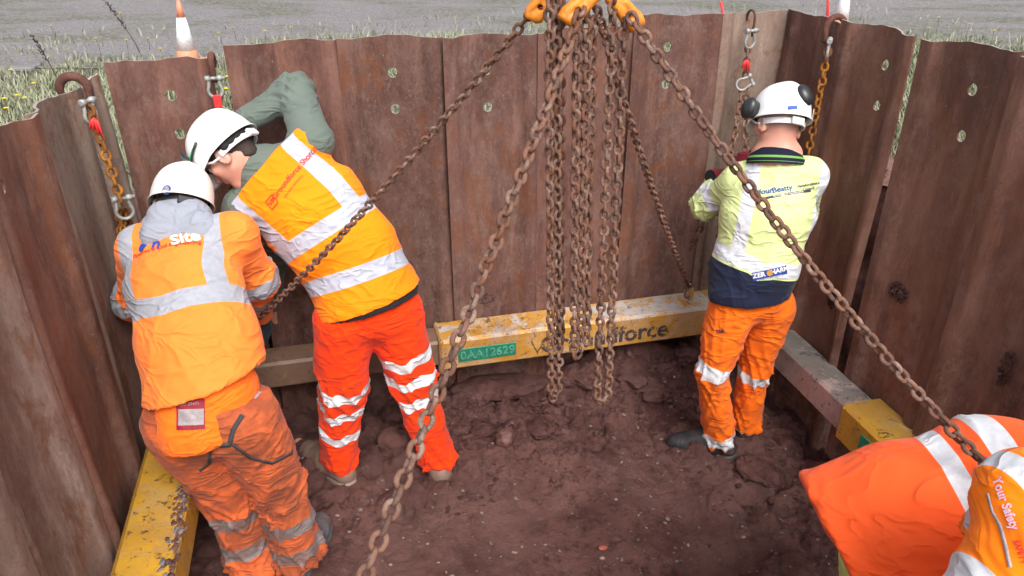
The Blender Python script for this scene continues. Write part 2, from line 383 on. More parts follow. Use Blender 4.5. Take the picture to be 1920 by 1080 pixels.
M['timber'] = plain('grey timber', (.13, .11, .09), .85, .2, 0, .3, 14, .4)
M['black_paint'] = plain('black stencil paint', (.022, .022, .025), .6)
def stencil():
    m = Mat('worn stencil paint', .6); g = m.noise(28, 8, .75, None, .5, 1, (.53, .58)); m.set('Base Color', m.mix(g, (.05, .045, .05), (.50, .26, .05))); return m.m
M['stencil'] = stencil()
M['green_tag'] = plain('green tag', (.015, .20, .12), .5, .4, 0, .2, 50)
M['green_tag_hi'] = plain('scuffed green raised figures', (.10, .30, .20), .5, .4, 0, .3, 70)
# ================================================================== THE SETTING
ZG = 1.2
# field: one sheet with the excavation left open
def ground():
    mb = MB(); u0, u1, v0, v1 = -1.12, 2.42, -.75, 3.46
    us = [-400, -60, -12, u0, u1, 14, 60, 400]; vs = [-400, -60, -10, v0, v1, 14, 60, 600]
    for i in range(7):
        for j in range(7):
            if i == 3 and j == 3: continue
            q = [F2W(us[a], vs[b], ZG) for a, b in ((i, j), (i+1, j), (i+1, j+1), (i, j+1))]; mb.add(q, [(0, 1, 2, 3)])
    return mb.obj('field_ground', M['field'], smooth=False, origin=(0, 0, ZG)), (u0, u1, v0, v1)
go, (GU0, GU1, GV0, GV1) = ground(); tag(go, kind='structure')
# soil face behind the sheets
def soil():
    n = 60; zs = np.linspace(-.35, ZG+.002, 22); per = []
    cs = [(GU0, GV0), (GU1, GV0), (GU1, GV1), (GU0, GV1)]
    for k in range(4):
        a, b = cs[k], cs[(k+1) % 4]
        for i in range(n): t = i/n; per.append((a[0]+(b[0]-a[0])*t, a[1]+(b[1]-a[1])*t))
    V = []
    for z in zs:
        for (u, v) in per: V.append(F2W(u, v, z))
    V = np.array([tuple(x) for x in V]); N = len(per)
    c = np.array(F2W((GU0+GU1)/2, (GV0+GV1)/2, 0)); d = c-V; d[:, 2] = 0; d /= np.linalg.norm(d, axis=1, keepdims=True)
    amp = np.where(V[:, 2] > ZG-.05, 0.0, 1.0); V = V+d*((fbm(V*9, 4)*.045+.03)*amp)[:, None]
    Q = np.array([(r*N+i, r*N+(i+1) % N, (r+1)*N+(i+1) % N, (r+1)*N+i) for r in range(len(zs)-1) for i in range(N)])
    return obj('soil_bank', V, Q, M['soil'])
tag(soil(), kind='structure')
# clay floor of the excavation
def wp_(p, k): return p+np.stack([fbm(p*4, 2, 81+k), fbm(p*4, 2, 85+k), p[..., 0]*0], -1)*.08
def floor_h(U, V):
    p = np.stack([U, V, U*0], -1)
    h = fbm(p*1.3, 3, 5)*.03+fbm(p*6, 4, 8)*.010
    back = np.clip((V-2.35)/.8, 0, 1)**1.4; right = np.clip((U-1.35)/.6, 0, 1)**1.3; left = np.clip((-.1-U)/.6, 0, 1)
    mound = np.exp(-((U-.78)/.42)**2-((V-2.62)/.2)**2)*.07+np.exp(-((U-.45)/.25)**2-((V-2.9)/.16)**2)*.09+np.exp(-((U-1.45)/.4)**2-((V-3.12)/.2)**2)*.17
    h = h+mound+back*.05+right*.03
    rough = np.clip(np.clip((V-2.28)/.35, 0, 1)+np.clip((U-1.30)/.3, 0, 1)+left*.9, 0, 1)
    wp = p[..., :2]+np.stack([fbm(p*5, 3, 21), fbm(p*5, 3, 31)], -1)*.06
    f1, e, c = voro(wp*9, 3); f1b, eb, cb = voro(wp*23, 4)
    h = h+rough*(np.clip(1-f1, 0, 1)**1.2*.045*(.4+.6*(c > -.2))+c*.022+np.clip(.5-f1b, 0, 1)*.02+ridged(p*7, 4, 6)*.022)
    smear = (1-rough)*(np.clip(fbm(p*4.5, 5, 41), 0, 1)*.022+np.clip(.42-f1b, 0, 1)*.012*(cb > .35))
    h = h+rough*(ridged(wp_(p, 2)*14, 3, 61)*.016)+(.4+rough)*np.clip(fbm(p*30, 3, 71)-.05, 0, 1)*.012
    fr = np.abs(fbm(np.stack([U*1.5, V*4, U*0], -1), 4, 51)); h = h+smear-(1-rough)*np.clip(.02-fr, 0, .02)*.5
    return h
def build_floor():
    us = np.concatenate([np.arange(-1.1, 2.4, .009)]); vs = np.concatenate([np.arange(-.7, .8, .06), np.arange(.8, 3.4, .009)])
    U, V = np.meshgrid(us, vs, indexing='ij'); Hh = floor_h(U, V)
    X = CU*U-SU*V; Y = SU*U+CU*V; nu, nv = U.shape; id_ = np.arange(nu*nv).reshape(nu, nv)
    Q = np.stack([id_[:-1, :-1], id_[1:, :-1], id_[1:, 1:], id_[:-1, 1:]], -1).reshape(-1, 4)
    return obj('clay_floor', np.stack([X, Y, Hh], -1).reshape(-1, 3), Q, M['mud'], origin=(0, 0, 0))
tag(build_floor(), kind='structure')
def FH(u, v): return float(floor_h(np.array([u]), np.array([v]))[0])
ICO = None
def ico():
    global ICO
    if ICO is None:
        import bmesh
        bm = bmesh.new(); bmesh.ops.create_icosphere(bm, subdivisions=2, radius=1); ICO = (np.array([v.co[:] for v in bm.verts]), np.array([[v.index for v in f.verts] for f in bm.faces])); bm.free()
    return ICO
def rocks(name, mat, items, seed, rough=.35, label=None, cat=None, big=()):
    V0, F0 = ico(); VV = []; FF = []; off = 0; g = np.random.default_rng(seed)
    for k, (c, r, sx, sy, sz, rz) in enumerate(items):
        v = V0*(1+rough*1.5*fbm(V0*1.5+k*7.3, 3, seed)[:, None]); M_, _q = np.linalg.qr(g.normal(size=(3, 3))); v = (v*np.array([g.uniform(.6, 1.3), g.uniform(.5, 1), g.uniform(.4, .9)]))@M_
        v = v*np.array([sx, sy, sz])*r; FF.append(F0+off); VV.append(v+np.array(c)); off += len(V0)
    if big:
        import bmesh
        bm = bmesh.new(); bmesh.ops.create_icosphere(bm, subdivisions=5, radius=1); V1 = np.array([q.co[:] for q in bm.verts]); F1 = np.array([[q.index for q in f.verts] for f in bm.faces]); bm.free()
        for k, (c, r, sx, sy, sz, rz) in enumerate(big):
            v = V1*(1+.55*fbm(V1*1.3+k*3.7, 5, seed+1, .55)[:, None]-.10*np.clip(ridged(V1*3.1+k, 3, 7), 0, 1)[:, None]); v = v*np.array([sx, sy, sz])*r; a, b = math.cos(rz), math.sin(rz); v = v@np.array([[a, b, 0], [-b, a, 0], [0, 0, 1]])
            FF.append(F1+off); VV.append(v+np.array(c)); off += len(V1)
    o = obj(name, np.concatenate(VV), np.concatenate(FF), mat, None, False); tag(o, label, cat, kind='stuff'); return o
it = []; it2 = []
for k in range(1150):
    u, v = random.uniform(-.6, 1.95), random.uniform(1.1, 3.0); r = random.choice([.003, .004, .005, .006, .008, .011]) * random.uniform(.7, 1.2)
    it.append((tuple(F2W(u, v, FH(u, v)+r*.1)), r, 1, random.uniform(.6, 1), random.uniform(.5, .8), random.uniform(0, 6)))
rocks('pebbles', M['stone'], it, 3, .3, 'small pale pebbles pressed into the clay floor', 'pebbles')
for k in range(3000):
    z = random.random()
    if z < .55: u, v = random.uniform(.2, 1.95), 3.05-abs(random.gauss(0, .3))
    elif z < .8: u, v = 1.95-abs(random.gauss(0, .25)), random.uniform(1.3, 3.0)
    else: u, v = -.62+abs(random.gauss(0, .22)), random.uniform(1.6, 3.0)
    r = random.choice([.005, .006, .007, .008, .010, .013, .019])*random.uniform(.7, 1.25)
    it2.append((tuple(F2W(u, v, FH(u, v)-r*.05)), r, 1, random.uniform(.6, 1), random.uniform(.45, .8), random.uniform(0, 6)))
BIG = []
for k in range(70):
    if k < 48: u, v = random.uniform(-.1, 1.9), 3.06-abs(random.gauss(0, .22))
    elif k < 59: u, v = 1.92-abs(random.gauss(0, .15)), random.uniform(1.7, 2.9)
    else: u, v = -.5+abs(random.gauss(0, .15)), random.uniform(1.9, 2.9)
    r = random.choice([.022, .03, .04, .05, .07, .10]); BIG.append((tuple(F2W(u, v, FH(u, v)-r*.12)), r, random.uniform(.9, 1.5), random.uniform(.5, 1), random.uniform(.3, .6), random.uniform(0, 6)))
rocks('clay_clods', M['mud'], it2, 5, .75, 'loose clay clods and slabs heaped along the foot of the sheets', 'clods', BIG)
def one_rock(name, mat, px, py, r, sc, rz, label, cat, dz=0, seed=9, rough=.4):
    c = PZ(px, py, .03); u = CU*c.x+SU*c.y; v = -SU*c.x+CU*c.y; c.z = FH(u, v)+r*sc[2]*.45+dz
    V0, F0 = ico(); import bmesh
    bm = bmesh.new(); bmesh.ops.create_icosphere(bm, subdivisions=4, radius=1); V0 = np.array([q.co[:] for q in bm.verts]); F0 = np.array([[q.index for q in f.verts] for f in bm.faces]); bm.free()
    vv = V0*(1+rough*fbm(V0*1.4+seed, 5, seed)[:, None])*np.array(sc)*r; a, b = math.cos(rz), math.sin(rz); vv = vv@np.array([[a, b, 0], [-b, a, 0], [0, 0, 1]])+np.array(c)
    return tag(obj(name, vv, F0, mat), label, cat)
one_rock('clay_lump', M['clod'], 948, 862, .05, (1, .8, .9), 1.1, 'fist sized upright clay lump lying alone in front of the mud heap', 'clay lump')
one_rock('clay_slab', M['mud'], 935, 752, .20, (1.25, .55, .2), .15, 'long flat slab of clay lying under the left hanging chain', 'clay slab', .04, 12, .5)
one_rock('clay_lump', M['mud'], 745, 850, .10, (1, .8, .7), .5, 'big round clay lump between the legs of the worker in red trousers', 'clay lump', 0, 15, .4)
one_rock('brick_fragment', M['brick'], 1131, 1023, .016, (1.2, .8, .5), .2, 'small orange red brick fragment on the smooth clay floor', 'brick fragment', 0, 4, .25)
# ================================================================== SHEET PILES
def prof(t):
    """outward offset of the rolled sheet section, t = 0..1 across"""
    pts = [(0, .0), (.10, .0), (.22, .034), (.30, .038), (.66, .038), (.76, .034), (.90, .004), (1, 0)]
    for (a, x), (b, y) in zip(pts, pts[1:]):
        if t <= b: k = (t-a)/(b-a); k = k*k*(3-2*k); return x+(y-x)*k
    return 0
def sheet(wall, s0t, s1t, s0b, s1b, z0, z1, base, mat, label, holes=(), off=0.0, lean=0.0, lip=True, seed=0, mud=(), zb=-.25, amp=1.0):
    """wall 'B': s=u, outward=+v ; 'L': s=v(reversed), outward=-u ; 'R': s=v reversed, outward=+u"""
    def pt(s, o, z):
        if wall == 'B': return F2W(s, base+o, z)
        if wall == 'L': return F2W(base-o, s, z)
        return F2W(base+o, s, z)
    ns, nz = 36, 30; zs = np.linspace(0, 1, nz+1); V = []; T = .009
    ts = [i/ns for i in range(ns+1)]
    for side in (0, 1):
        for j in range(nz+1):
            for t in ts:
                s = (s0b+(s1b-s0b)*t)*(1-zs[j])+(s0t+(s1t-s0t)*t)*zs[j]
                zt = z0+(z1-z0)*t+.005*math.sin(t*9+seed)+.0012*math.sin(t*31+seed*2)
                z = zb+(zt-zb)*zs[j]
                wob = .006*math.sin(z*3.1+seed)+.004*math.sin(t*5+z*5+seed*3)
                o = prof(t)*amp+off+wob+lean*(z-.5)*.0+T*side
                if lip and t > .955: o += (t-.955)/.045*.022
                V.append(pt(s, o, z))
    N = ns+1; K = N*(nz+1); F = []
    for j in range(nz):
        for i in range(ns):
            a = j*N+i; F.append((a, a+1, a+N+1, a+N)); F.append((K+a, K+a+N, K+a+N+1, K+a+1))
        F.append((j*N, (j+1)*N, K+(j+1)*N, K+j*N)); a = j*N+ns; F.append((a, K+a, K+a+N, a+N))
    for i in range(ns):
        a = nz*N+i; F.append((a, a+1, K+a+1, K+a)); F.append((i, K+i, K+i+1, i+1))
    if wall != 'R' : pass
    me_o = obj('sheet_pile', [tuple(x) for x in V], F, mat, None, True)
    import bmesh
    bm = bmesh.new(); bm.from_mesh(me_o.data); bmesh.ops.recalc_face_normals(bm, faces=bm.faces); bm.to_mesh(me_o.data); bm.free()
    me_o.data.set_sharp_from_angle(angle=R(40)) if hasattr(me_o.data, 'set_sharp_from_angle') else None
    if holes:
        mb = MB()
        for (hx, hy) in holes:
            c = PV(hx, hy, base+.03) if wall == 'B' else PU(hx, hy, base+(.03 if wall == 'R' else -.03))
            ax = F2W(0, 1, 0) if wall == 'B' else F2W(1, 0, 0)
            mb.lathe([(.021, -.12), (.021, .12)], c, ax, 24)
        ho = mb.obj('cutter', None, smooth=False); md = me_o.modifiers.new('b', 'BOOLEAN'); md.object = ho; md.operation = 'DIFFERENCE'; md.solver = 'EXACT'
        dg = bpy.context.evaluated_depsgraph_get(); me = bpy.data.meshes.new_from_object(me_o.evaluated_get(dg)); me_o.modifiers.clear(); old = me_o.data; me_o.data = me
        bpy.data.meshes.remove(old); hm = ho.data; bpy.data.objects.remove(ho); bpy.data.meshes.remove(hm)
    tag(me_o, label, 'sheet pile', 'steel trench sheets lining the excavation')
    for (mx, my, r, sx, sz) in mud:
        c = (PV(mx, my, base+.035+off) if wall == 'B' else PU(mx, my, base+(.03 if wall == 'R' else -.03)))
        V0, F0 = ico(); V1 = []; F1 = []; k = 0
        for q in range(int(60*sx*sz)+30):
            g = random.uniform(.1, 1)**.6; an = random.uniform(0, 6.28); a, b = math.cos(an)*g*r*sx, math.sin(an)*g*r*sz; rr = r*random.uniform(.05, .20)*(1.15-g*.6)
            cc = c+(F2W(a, 0, 0) if wall == 'B' else F2W(0, a, 0))+Vector((0, 0, b)); v = V0*(1+1.1*fbm(V0*1.9+q*3.1+mx, 3, 2)[:, None])*rr
            V1.append(v+np.array(cc)); F1.append(F0+k); k += len(V0)
        obj('mud_clump', np.concatenate(V1), np.concatenate(F1), M['mud'], me_o, False)
    return me_o
VB = 3.185
S = 'steel sheet pile '
sheet('B', -.800, -.425, -.800, -.375, 1.812, 1.815, VB, M['sheet'], 'dark sheet pile with two holes just right of the pale corner sheet', [(320, 180), (337, 252)], .0, seed=1)
sheet('B', -.362, .075, -.375, .08, 1.858, 1.868, VB-.012, M['sheet'], 'brown sheet pile right of the open grassy gap behind the bent arm', seed=2)
sheet('B', .068, .503, .065, .505, 1.868, 1.860, VB+.004, M['sheet_mid'], 'sheet pile with two rust coloured holes behind the orange vest shoulder', [(737, 138), (742, 206)], seed=3, mud=((772, 500, .03, .6, 1.2),))
sheet('B', .497, .915, .500, .935, 1.860, 1.856, VB-.010, M['sheet_mid'], 'sheet pile with two grassy holes left of the hanging chains', [(913, 132), (916, 202)], seed=4, mud=((912, 560, .055, .9, .7),))
sheet('B', .906, 1.372, .93, 1.385, 1.862, 1.872, VB+.004, M['sheet'], 'sheet pile directly behind the bundle of hanging chains', seed=5)
sheet('B', 1.340, 1.775, 1.350, 1.80, 1.915, 1.905, VB-.012, M['sheet_mid'], 'sheet pile with a pale scraped hole right of the hanging chains', [(1249, 158), (1252, 88)], seed=6, )
sheet('B', 1.768, 2.150, 1.79, 2.150, 1.905, 1.905, VB+.002, M['sheet_flaky'], 'rust flecked sheet pile at the back right corner behind the thin hook', seed=7)
# right wall (s runs towards the camera)
UR = 2.085
sheet('R', 3.19, 2.795, 3.19, 2.76, 1.915, 1.912, UR, M['sheet'], 'dark sheet pile behind the white helmet with the hook over its top', seed=8, amp=.8)
sheet('R', 2.780, 2.385, 2.745, 2.365, 1.928, 1.930, UR-.010, M['sheet_warm'], 'sheet pile with two holes left of the narrow open slot', [(1652, 122), (1637, 198)], seed=9, mud=((1560, 560, .05, .7, .9),))
sheet('R', 2.335, 1.900, 2.285, 1.86, 1.925, 1.955, UR, M['sheet_warm'], 'wide warm brown sheet pile with two holes right of the open slot', [(1820, 168), (1797, 255)], seed=10, mud=((1685, 548, .06, .8, .7), (1600, 700, .025, .9, 1.4)))
sheet('R', 1.895, 1.475, 1.850, 1.43, 1.950, 1.950, UR-.010, M['sheet_warm'], 'mud spattered sheet pile at the right edge of the photo', seed=11, mud=((1885, 690, .035, .7, 2.2),))
sheet('R', 1.465, 1.045, 1.425, 1.01, 1.95, 1.95, UR, M['sheet'], 'sheet pile beside the bending worker nearest the right beam', seed=12)
sheet('R', 1.040, .62, 1.00, .58, 1.95, 1.95, UR-.01, M['sheet'], 'sheet pile of the right wall nearest the camera', seed=13)
# left wall
UL = -.845
sheet('L', 3.20, 3.015, 3.20, 2.99, 1.770, 1.765, UL+.02, M['sheet_flaky'], 'pale flaking corner sheet behind the big rusty hook', seed=14, amp=.5)
sheet('L', 3.015, 2.52, 2.985, 2.46, 1.765, 1.80, UL, M['sheet_flaky'], 'mottled flaking sheet pile under the big rusty hook with chain', seed=15, lip=True, amp=.9)
sheet('L', 2.505, 2.055, 2.455, 2.045, 1.80, 1.822, UL+.010, M['sheet_warm'], 'reddish sheet pile with two slots at the left edge of the photo', [(14, 350), (46, 458)], seed=16, mud=((190, 640, .04, .6, .6),))
sheet('L', 2.045, 1.60, 2.040, 1.60, 1.822, 1.83, UL, M['sheet_grey'], 'scuffed grey marked sheet pile at the lower left beside the yellow beam', seed=17)
sheet('L', 1.595, 1.17, 1.595, 1.17, 1.83, 1.84, UL+.010, M['sheet_grey'], 'sheet pile in the bottom left corner of the photo', seed=18)
sheet('L', 1.165, .75, 1.165, .75, 1.84, 1.84, UL, M['sheet'], 'sheet pile of the left wall nearest the camera', seed=19)
# ================================================================== WALING FRAME
AX = [F2W(1, 0, 0), F2W(0, 1, 0), Vector((0, 0, 1))]; AY = [F2W(0, 1, 0), F2W(-1, 0, 0), Vector((0, 0, 1))]
ZB0, ZB1 = .345, .515; ZM = (ZB0+ZB1)/2
def subdiv_beam(name, c, ax, sz, mat, parent, bev=.014):
    mb = MB(); mb.box(c, ax, sz, bev); return mb.obj(name, mat, parent, smooth=False)
def text_mesh(s, size, bold=0.0, ext=.0, spacing=1.0):
    cu = bpy.data.curves.new('t', 'FONT'); cu.body = s; cu.size = size; cu.offset = bold; cu.extrude = ext; cu.align_x = 'CENTER'; cu.align_y = 'CENTER'; cu.space_character = spacing; cu.resolution_u = 3
    o = bpy.data.objects.new('t', cu); COL.objects.link(o); dg = bpy.context.evaluated_depsgraph_get(); me = bpy.data.meshes.new_from_object(o.evaluated_get(dg))
    V = np.array([v.co[:] for v in me.vertices]); F = [tuple(p.vertices) for p in me.polygons]; bpy.data.objects.remove(o); bpy.data.curves.remove(cu); bpy.data.meshes.remove(me); return V, F
def flat_text(name, s, size, c, rt, up, mat, parent, bold=0., ext=0., sx=1.0, lift=.0015, label=None):
    V, F = text_mesh(s, size, bold, ext); rt = Vector(rt).normalized(); up = Vector(up).normalized(); n = rt.cross(up); c = Vector(c)
    o = obj(name, [tuple(c+rt*(x*sx)+up*y+n*(z+lift)) for x, y, z in V], F, mat, parent, False)
    if label: o['label'] = label
    return o
back = empty('waling_beam', F2W(.65, 3.08, ZB0), 'long yellow hydraulic beam along the back sheets with a green number tag', 'waling beam', 'beams of the waling frame')
subdiv_beam('outer_sleeve', F2W(1.15, 3.08, ZM), AX, (1.52, .19, ZB1-ZB0), M['yellow'], back)
subdiv_beam('inner_ram', F2W(-.14, 3.085, ZM), AX, (1.08, .15, .138), M['ram_mud'], back, .012)
fr = F2W(0, -1, 0)
mb = MB(); mb.box(F2W(.402, 3.08, ZM), AX, (.022, .197, ZB1-ZB0+.008), .016); mb.obj('collar', M['yellow'], back, False)
flat_text('lettering', 'Groundforce', .128, F2W(1.225, 2.984, .420), F2W(1, 0, 0), (0, 0, 1), M['stencil'], back, .0035, 0, 1.0)
mb = MB(); mb.box(F2W(.622, 2.983, .425), AX, (.285, .006, .072), .002); tg = mb.obj('number_tag', M['green_tag'], back, False)
flat_text('raised_figures', '0AA12629', .062, F2W(.622, 2.979, .424), F2W(1, 0, 0), (0, 0, 1), M['green_tag_hi'], tg, .0008, .0015, 1.0)
mb = MB(); mb.tube([F2W(.842, 2.984, .455), F2W(.872, 2.984, .385), F2W(.915, 2.984, .455)], .004, 6); mb.obj('logo_mark', M['stencil'], back, False)
def lug(parent, c, axn, mat):   # eye plate with a hole
    mb = MB(); axn = Vector(axn).normalized(); up = Vector((0, 0, 1)); sdv = axn.cross(up); n = 24; v = []; f = []
    for s_ in (-.009, .009):
        for k in range(n):
            t = 2*math.pi*k/n; ro = .038; yy = max(math.sin(t)*ro, -.038) if math.sin(t) > 0 else -.045*min(1, 1.6*abs(math.sin(t))); v.append(Vector(c)+sdv*math.cos(t)*ro+up*yy+axn*s_)
        for k in range(n):
            t = 2*math.pi*k/n; v.append(Vector(c)+sdv*math.cos(t)*.017+up*math.sin(t)*.017+axn*s_)
    for k in range(n):
        j = (k+1) % n; f += [(k, j, n+j, n+k), (2*n+k, 3*n+k, 3*n+j, 2*n+j), (k, 2*n+k, 2*n+j, j), (n+k, n+j, 3*n+j, 3*n+k)]
    mb.add(v, f); return mb.obj('lifting_eye', mat, parent, False)
lug(back, F2W(1.72, 3.10, ZB1+.045), F2W(1, 0, 0), M['yellow'])
lug(back, F2W(2.03, 3.03, ZB1+.05), F2W(0, 1, 0), M['yellow'])
right = empty('waling_beam', F2W(2.04, 2.0, ZB0), 'beam along the right sheets with grey ram and chipped yellow end sleeve', 'waling beam', 'beams of the waling frame')
subdiv_beam('inner_ram', F2W(2.025, 2.57, ZM), AY, (.92, .145, .145), M['ram'], right, .012)
subdiv_beam('outer_sleeve', F2W(2.025, 1.08, ZM), AY, (2.06, .19, ZB1-ZB0+.01), M['yellow_chipped'], right, .016)
mb = MB(); mb.box(F2W(2.025, 1.83, ZM), AY, (.028, .197, ZB1-ZB0+.017), .016); mb.obj('collar', M['yellow_chipped'], right, False)
mb = MB(); mb.box(F2W(1.928, 1.86, .435), AY, (.20, .006, .075), .002); mb.obj('number_tag', M['green_tag'], right, False)
left = empty('waling_beam', F2W(-.72, 1.5, ZB0), 'yellow beam with thick mud flecks beside the left sheets at lower left', 'waling beam', 'beams of the waling frame')
subdiv_beam('outer_sleeve', F2W(-.722, 1.25, ZM), AY, (2.7, .195, ZB1-ZB0), M['yellow_chipped'], left, .018)
subdiv_beam('inner_ram', F2W(-.722, 2.78, ZM), AY, (.42, .15, .138), M['ram_mud'], left, .012)
near = empty('waling_beam', F2W(.6, -.18, ZB0), 'near beam of the frame below the camera outside the picture', 'waling beam', 'beams of the waling frame')
subdiv_beam('outer_sleeve', F2W(.65, -.22, ZM), AX, (2.6, .19, ZB1-ZB0), M['yellow'], near)

def crust(name, parent, pts, mats, seed):
    for mt, n_, lo_, hi_ in mats:
        g = np.random.default_rng(seed); seed += 1; V0, F0 = ico(); VV = []; FF = []
        for k in range(n_):
            t = g.random(); a, b = pts; c = a+(b-a)*t; c = c+F2W(g.normal()*.012, 0, 0)+Vector((0, 0, -abs(g.normal())*.002+.0)); r = g.uniform(lo_, hi_)
            v = V0*(1+.9*fbm(V0*1.7+k*2.9, 3, seed)[:, None])*np.array([r, r*1.4, r*.28]); VV.append(v+np.array(c)); FF.append(F0+k*len(V0))
        obj(name, np.concatenate(VV), np.concatenate(FF), M[mt], parent, False)
crust('mud_crust', left, (F2W(-.645, .9, ZB1), F2W(-.645, 2.55, ZB1)), (('clod', 420, .003, .010), ('concrete', 160, .003, .009)), 5)
# ================================================================== CHAINS AND RIGGING
def link_mesh(name, mat, wr=.0050, ow=.0305, pitch=.0245, n=16, m=7):
    r = ow/2-wr; L = (pitch+2*wr)/2+.0 ; hl = max(L-wr-r+.0, .003); pts = []
    for i in range(n):
        t = 2*math.pi*i/n; x = math.cos(t)*r; z = math.sin(t)*r+(hl if math.sin(t) >= -1e-6 else -hl); pts.append(Vector((x, 0, z)))
    pts = []
    for i in range(n//2+1): t = math.pi*i/(n//2); pts.append(Vector((math.cos(t)*r, 0, math.sin(t)*r+hl)))
    for i in range(n//2+1): t = math.pi+math.pi*i/(n//2); pts.append(Vector((math.cos(t)*r, 0, math.sin(t)*r-hl)))
    mb = MB(); mb.tube(pts, wr, m, closed=True); o = mb.obj(name, mat, None, True, (0, 0, 0)); me = o.data; bpy.data.objects.remove(o); me.name = name; return me
LK = {'chain': link_mesh('link', M['chain']), 'orange': link_mesh('link', M['chain_orange'])}
def sample(pts, step):
    out = []; pts = [Vector(p) for p in pts]; d = 0; need = 0
    for a, b in zip(pts, pts[1:]):
        L = (b-a).length; t = need
        while t <= L: out.append(((a+(b-a)*(t/L)), (b-a).normalized())); t += step
        need = t-L
    return out
def chain(label, pts, kind='chain', name='chain', scale=1.0, twist=.05, roll0=0.0, group='rusty chains of the lifting sling', maxn=100, cat='chain'):
    sm = sample(pts, .0245*scale)[:maxn]; root = empty(name, sm[0][0], label, cat, group); up = Vector((1, .3, .2))
    roll = roll0
    for i, (p, t) in enumerate(sm):
        x = (up-t*up.dot(t)).normalized(); y = t.cross(x); up = x
        a = roll+.6+(math.pi/2 if i % 2 else 0)+random.gauss(0, .16); roll += twist
        xx = x*math.cos(a)+y*math.sin(a); yy = t.cross(xx)
        o = bpy.data.objects.new('link', LK[kind]); COL.objects.link(o); o.parent = root
        j = Vector([random.gauss(0, .0007) for _ in range(3)])
        o.matrix_local = Matrix.Translation(p+j-sm[0][0]) @ Matrix(((xx.x, yy.x, t.x), (xx.y, yy.y, t.y), (xx.z, yy.z, t.z))).to_4x4() @ Matrix.Scale(scale, 4)
    return root
def lerp(a, b, n=12, sag=0.0):
    return [a+(b-a)*(i/n)+Vector((0, 0, -sag*4*(i/n)*(1-i/n))) for i in range(n+1)]
def loop(a, b, bot, w=.012):
    """two strands a and b meeting in a U at bot"""
    la = a.copy(); c = Vector(bot); d = (b-a); d.z = 0; d = d.normalized() if d.length > 1e-4 else Vector((1, 0, 0))
    pa = c-d*w+Vector((0, 0, .05)); pb = c+d*w+Vector((0, 0, .05)); pts = lerp(a, pa, 8)
    for k in range(1, 8): t = math.pi*k/8; pts.append(c+Vector((0, 0, .03))-d*w*math.cos(t)+Vector((0, 0, -.03*math.sin(t)+.02*(1-math.sin(t)))))
    return pts+lerp(pb, b, 8)
A1 = PD(1014, 2, 1.93); A2 = PD(1088, 22, 1.80); A3_ = PD(1186, 34, 1.80); A4 = PD(1120, 18, 2.0)
chain('long chain running down left across the orange vest to the worker in the hood', lerp(A1, PD(430, 648, 3.15), 12, .045), twist=.06)
e2 = PD(690, 1046, 1.27); chain('nearest and thickest looking chain leg crossing the middle to the bottom edge', lerp(A2, A2+(e2-A2)*1.25, 12, .03), twist=.012, roll0=.1, scale=1.16)
chain('chain leg descending right in front of the lime shirt to the worker at lower right', lerp(A3_, PD(1856, 880, 1.74), 12, .05), twist=.015, roll0=.2, scale=1.12)
chain('far chain leg ending at the eye on the yellow beam right end', lerp(A4, F2W(1.70, 3.07, .60), 12, .04), twist=.12)
YH = 1.92
chain('left hanging chain loop reaching lowest over the clay slab', loop(P(1029, -12, YH), P(1044, -8, YH+.02), P(1040, 748, YH+.01), .018), twist=.02)
chain('short hanging chain loop tucked close behind the left hanging loop', loop(P(1038, -10, YH+.04), P(1050, 0, YH+.06), P(1047, 655, YH+.05), .010), twist=.02, roll0=.6)
chain('middle hanging chain loop, the shortest of the front ones', loop(P(1082, 30, YH), P(1100, 26, YH+.02), P(1081, 670, YH), .014), twist=.025, roll0=.3)
chain('hanging strand of chain between the middle and left loops', lerp(P(1112, 22, YH+.03), P(1100, 640, YH+.03), 4), twist=.02, roll0=.2)
chain('right hanging chain loop, the rightmost of the free loops', loop(P(1150, -5, YH), P(1170, 40, YH), P(1129, 754, YH), .017), twist=.02, roll0=1.0)
# chains on the sheets
g2 = 'chains hung from hooks on the sheet tops'
chain('orange rusted chain hanging from the big hook on the left wall', lerp(PU(170, 208, UL+.07), PU(226, 372, UL+.10), 6, .0), 'orange', scale=1.25, twist=.1, group=g2)
for k, (x0, x1, y1) in enumerate(((222, 226, 440), (229, 236, 446), (236, 246, 436), (226, 240, 425), (232, 230, 452))):
    chain('orange rusted chain end bunched under the shackle, %s of the bundle' % ['leftmost', 'middle', 'rightmost', 'shortest', 'longest'][k], lerp(PU(x0, 396, UL+.06+.004*k), PU(x1, y1, UL+.05+.006*k), 4), 'orange', twist=.25, roll0=k, group='orange chain ends bunched on the left wall')
chain('dull chain behind the white helmet of the bent worker', lerp(PV(408, 196, VB-.05), PV(442, 400, VB-.10), 6), 'orange', twist=.1, group=g2, scale=1.1)
chain('chain hanging from the thin hook above the gloved hands', lerp(PV(1402, 92, VB-.04), PV(1398, 142, VB-.05), 4), scale=1.15, group=g2)
chain('left strand of chain held in the gloved hands', lerp(PV(1392, 172, VB-.06), PV(1366, 318, VB-.20), 6), scale=1.2, group=g2, twist=.1)
chain('right strand of chain held in the gloved hands', lerp(PV(1400, 172, VB-.06), PV(1398, 318, VB-.20), 6), scale=1.2, group=g2, twist=.1, roll0=.7)
chain('orange rusted chain hanging from the hook right of the white helmet', lerp(PU(1552, 98, UR-.04), PU(1515, 292, UR-.10), 6), 'orange', scale=1.2, group=g2, twist=.12)
chain('loose dark chain hanging below the elbow of the lime shirt', lerp(PV(1352, 425, VB-.12), PV(1338, 520, VB-.12), 4), scale=1.2, group=g2, twist=.2)
chain('short bit of chain below the elbow pulled down to the left', lerp(PV(1322, 408, VB-.2), PV(1296, 462, VB-.14), 4), scale=1.5, group=g2, twist=.0)
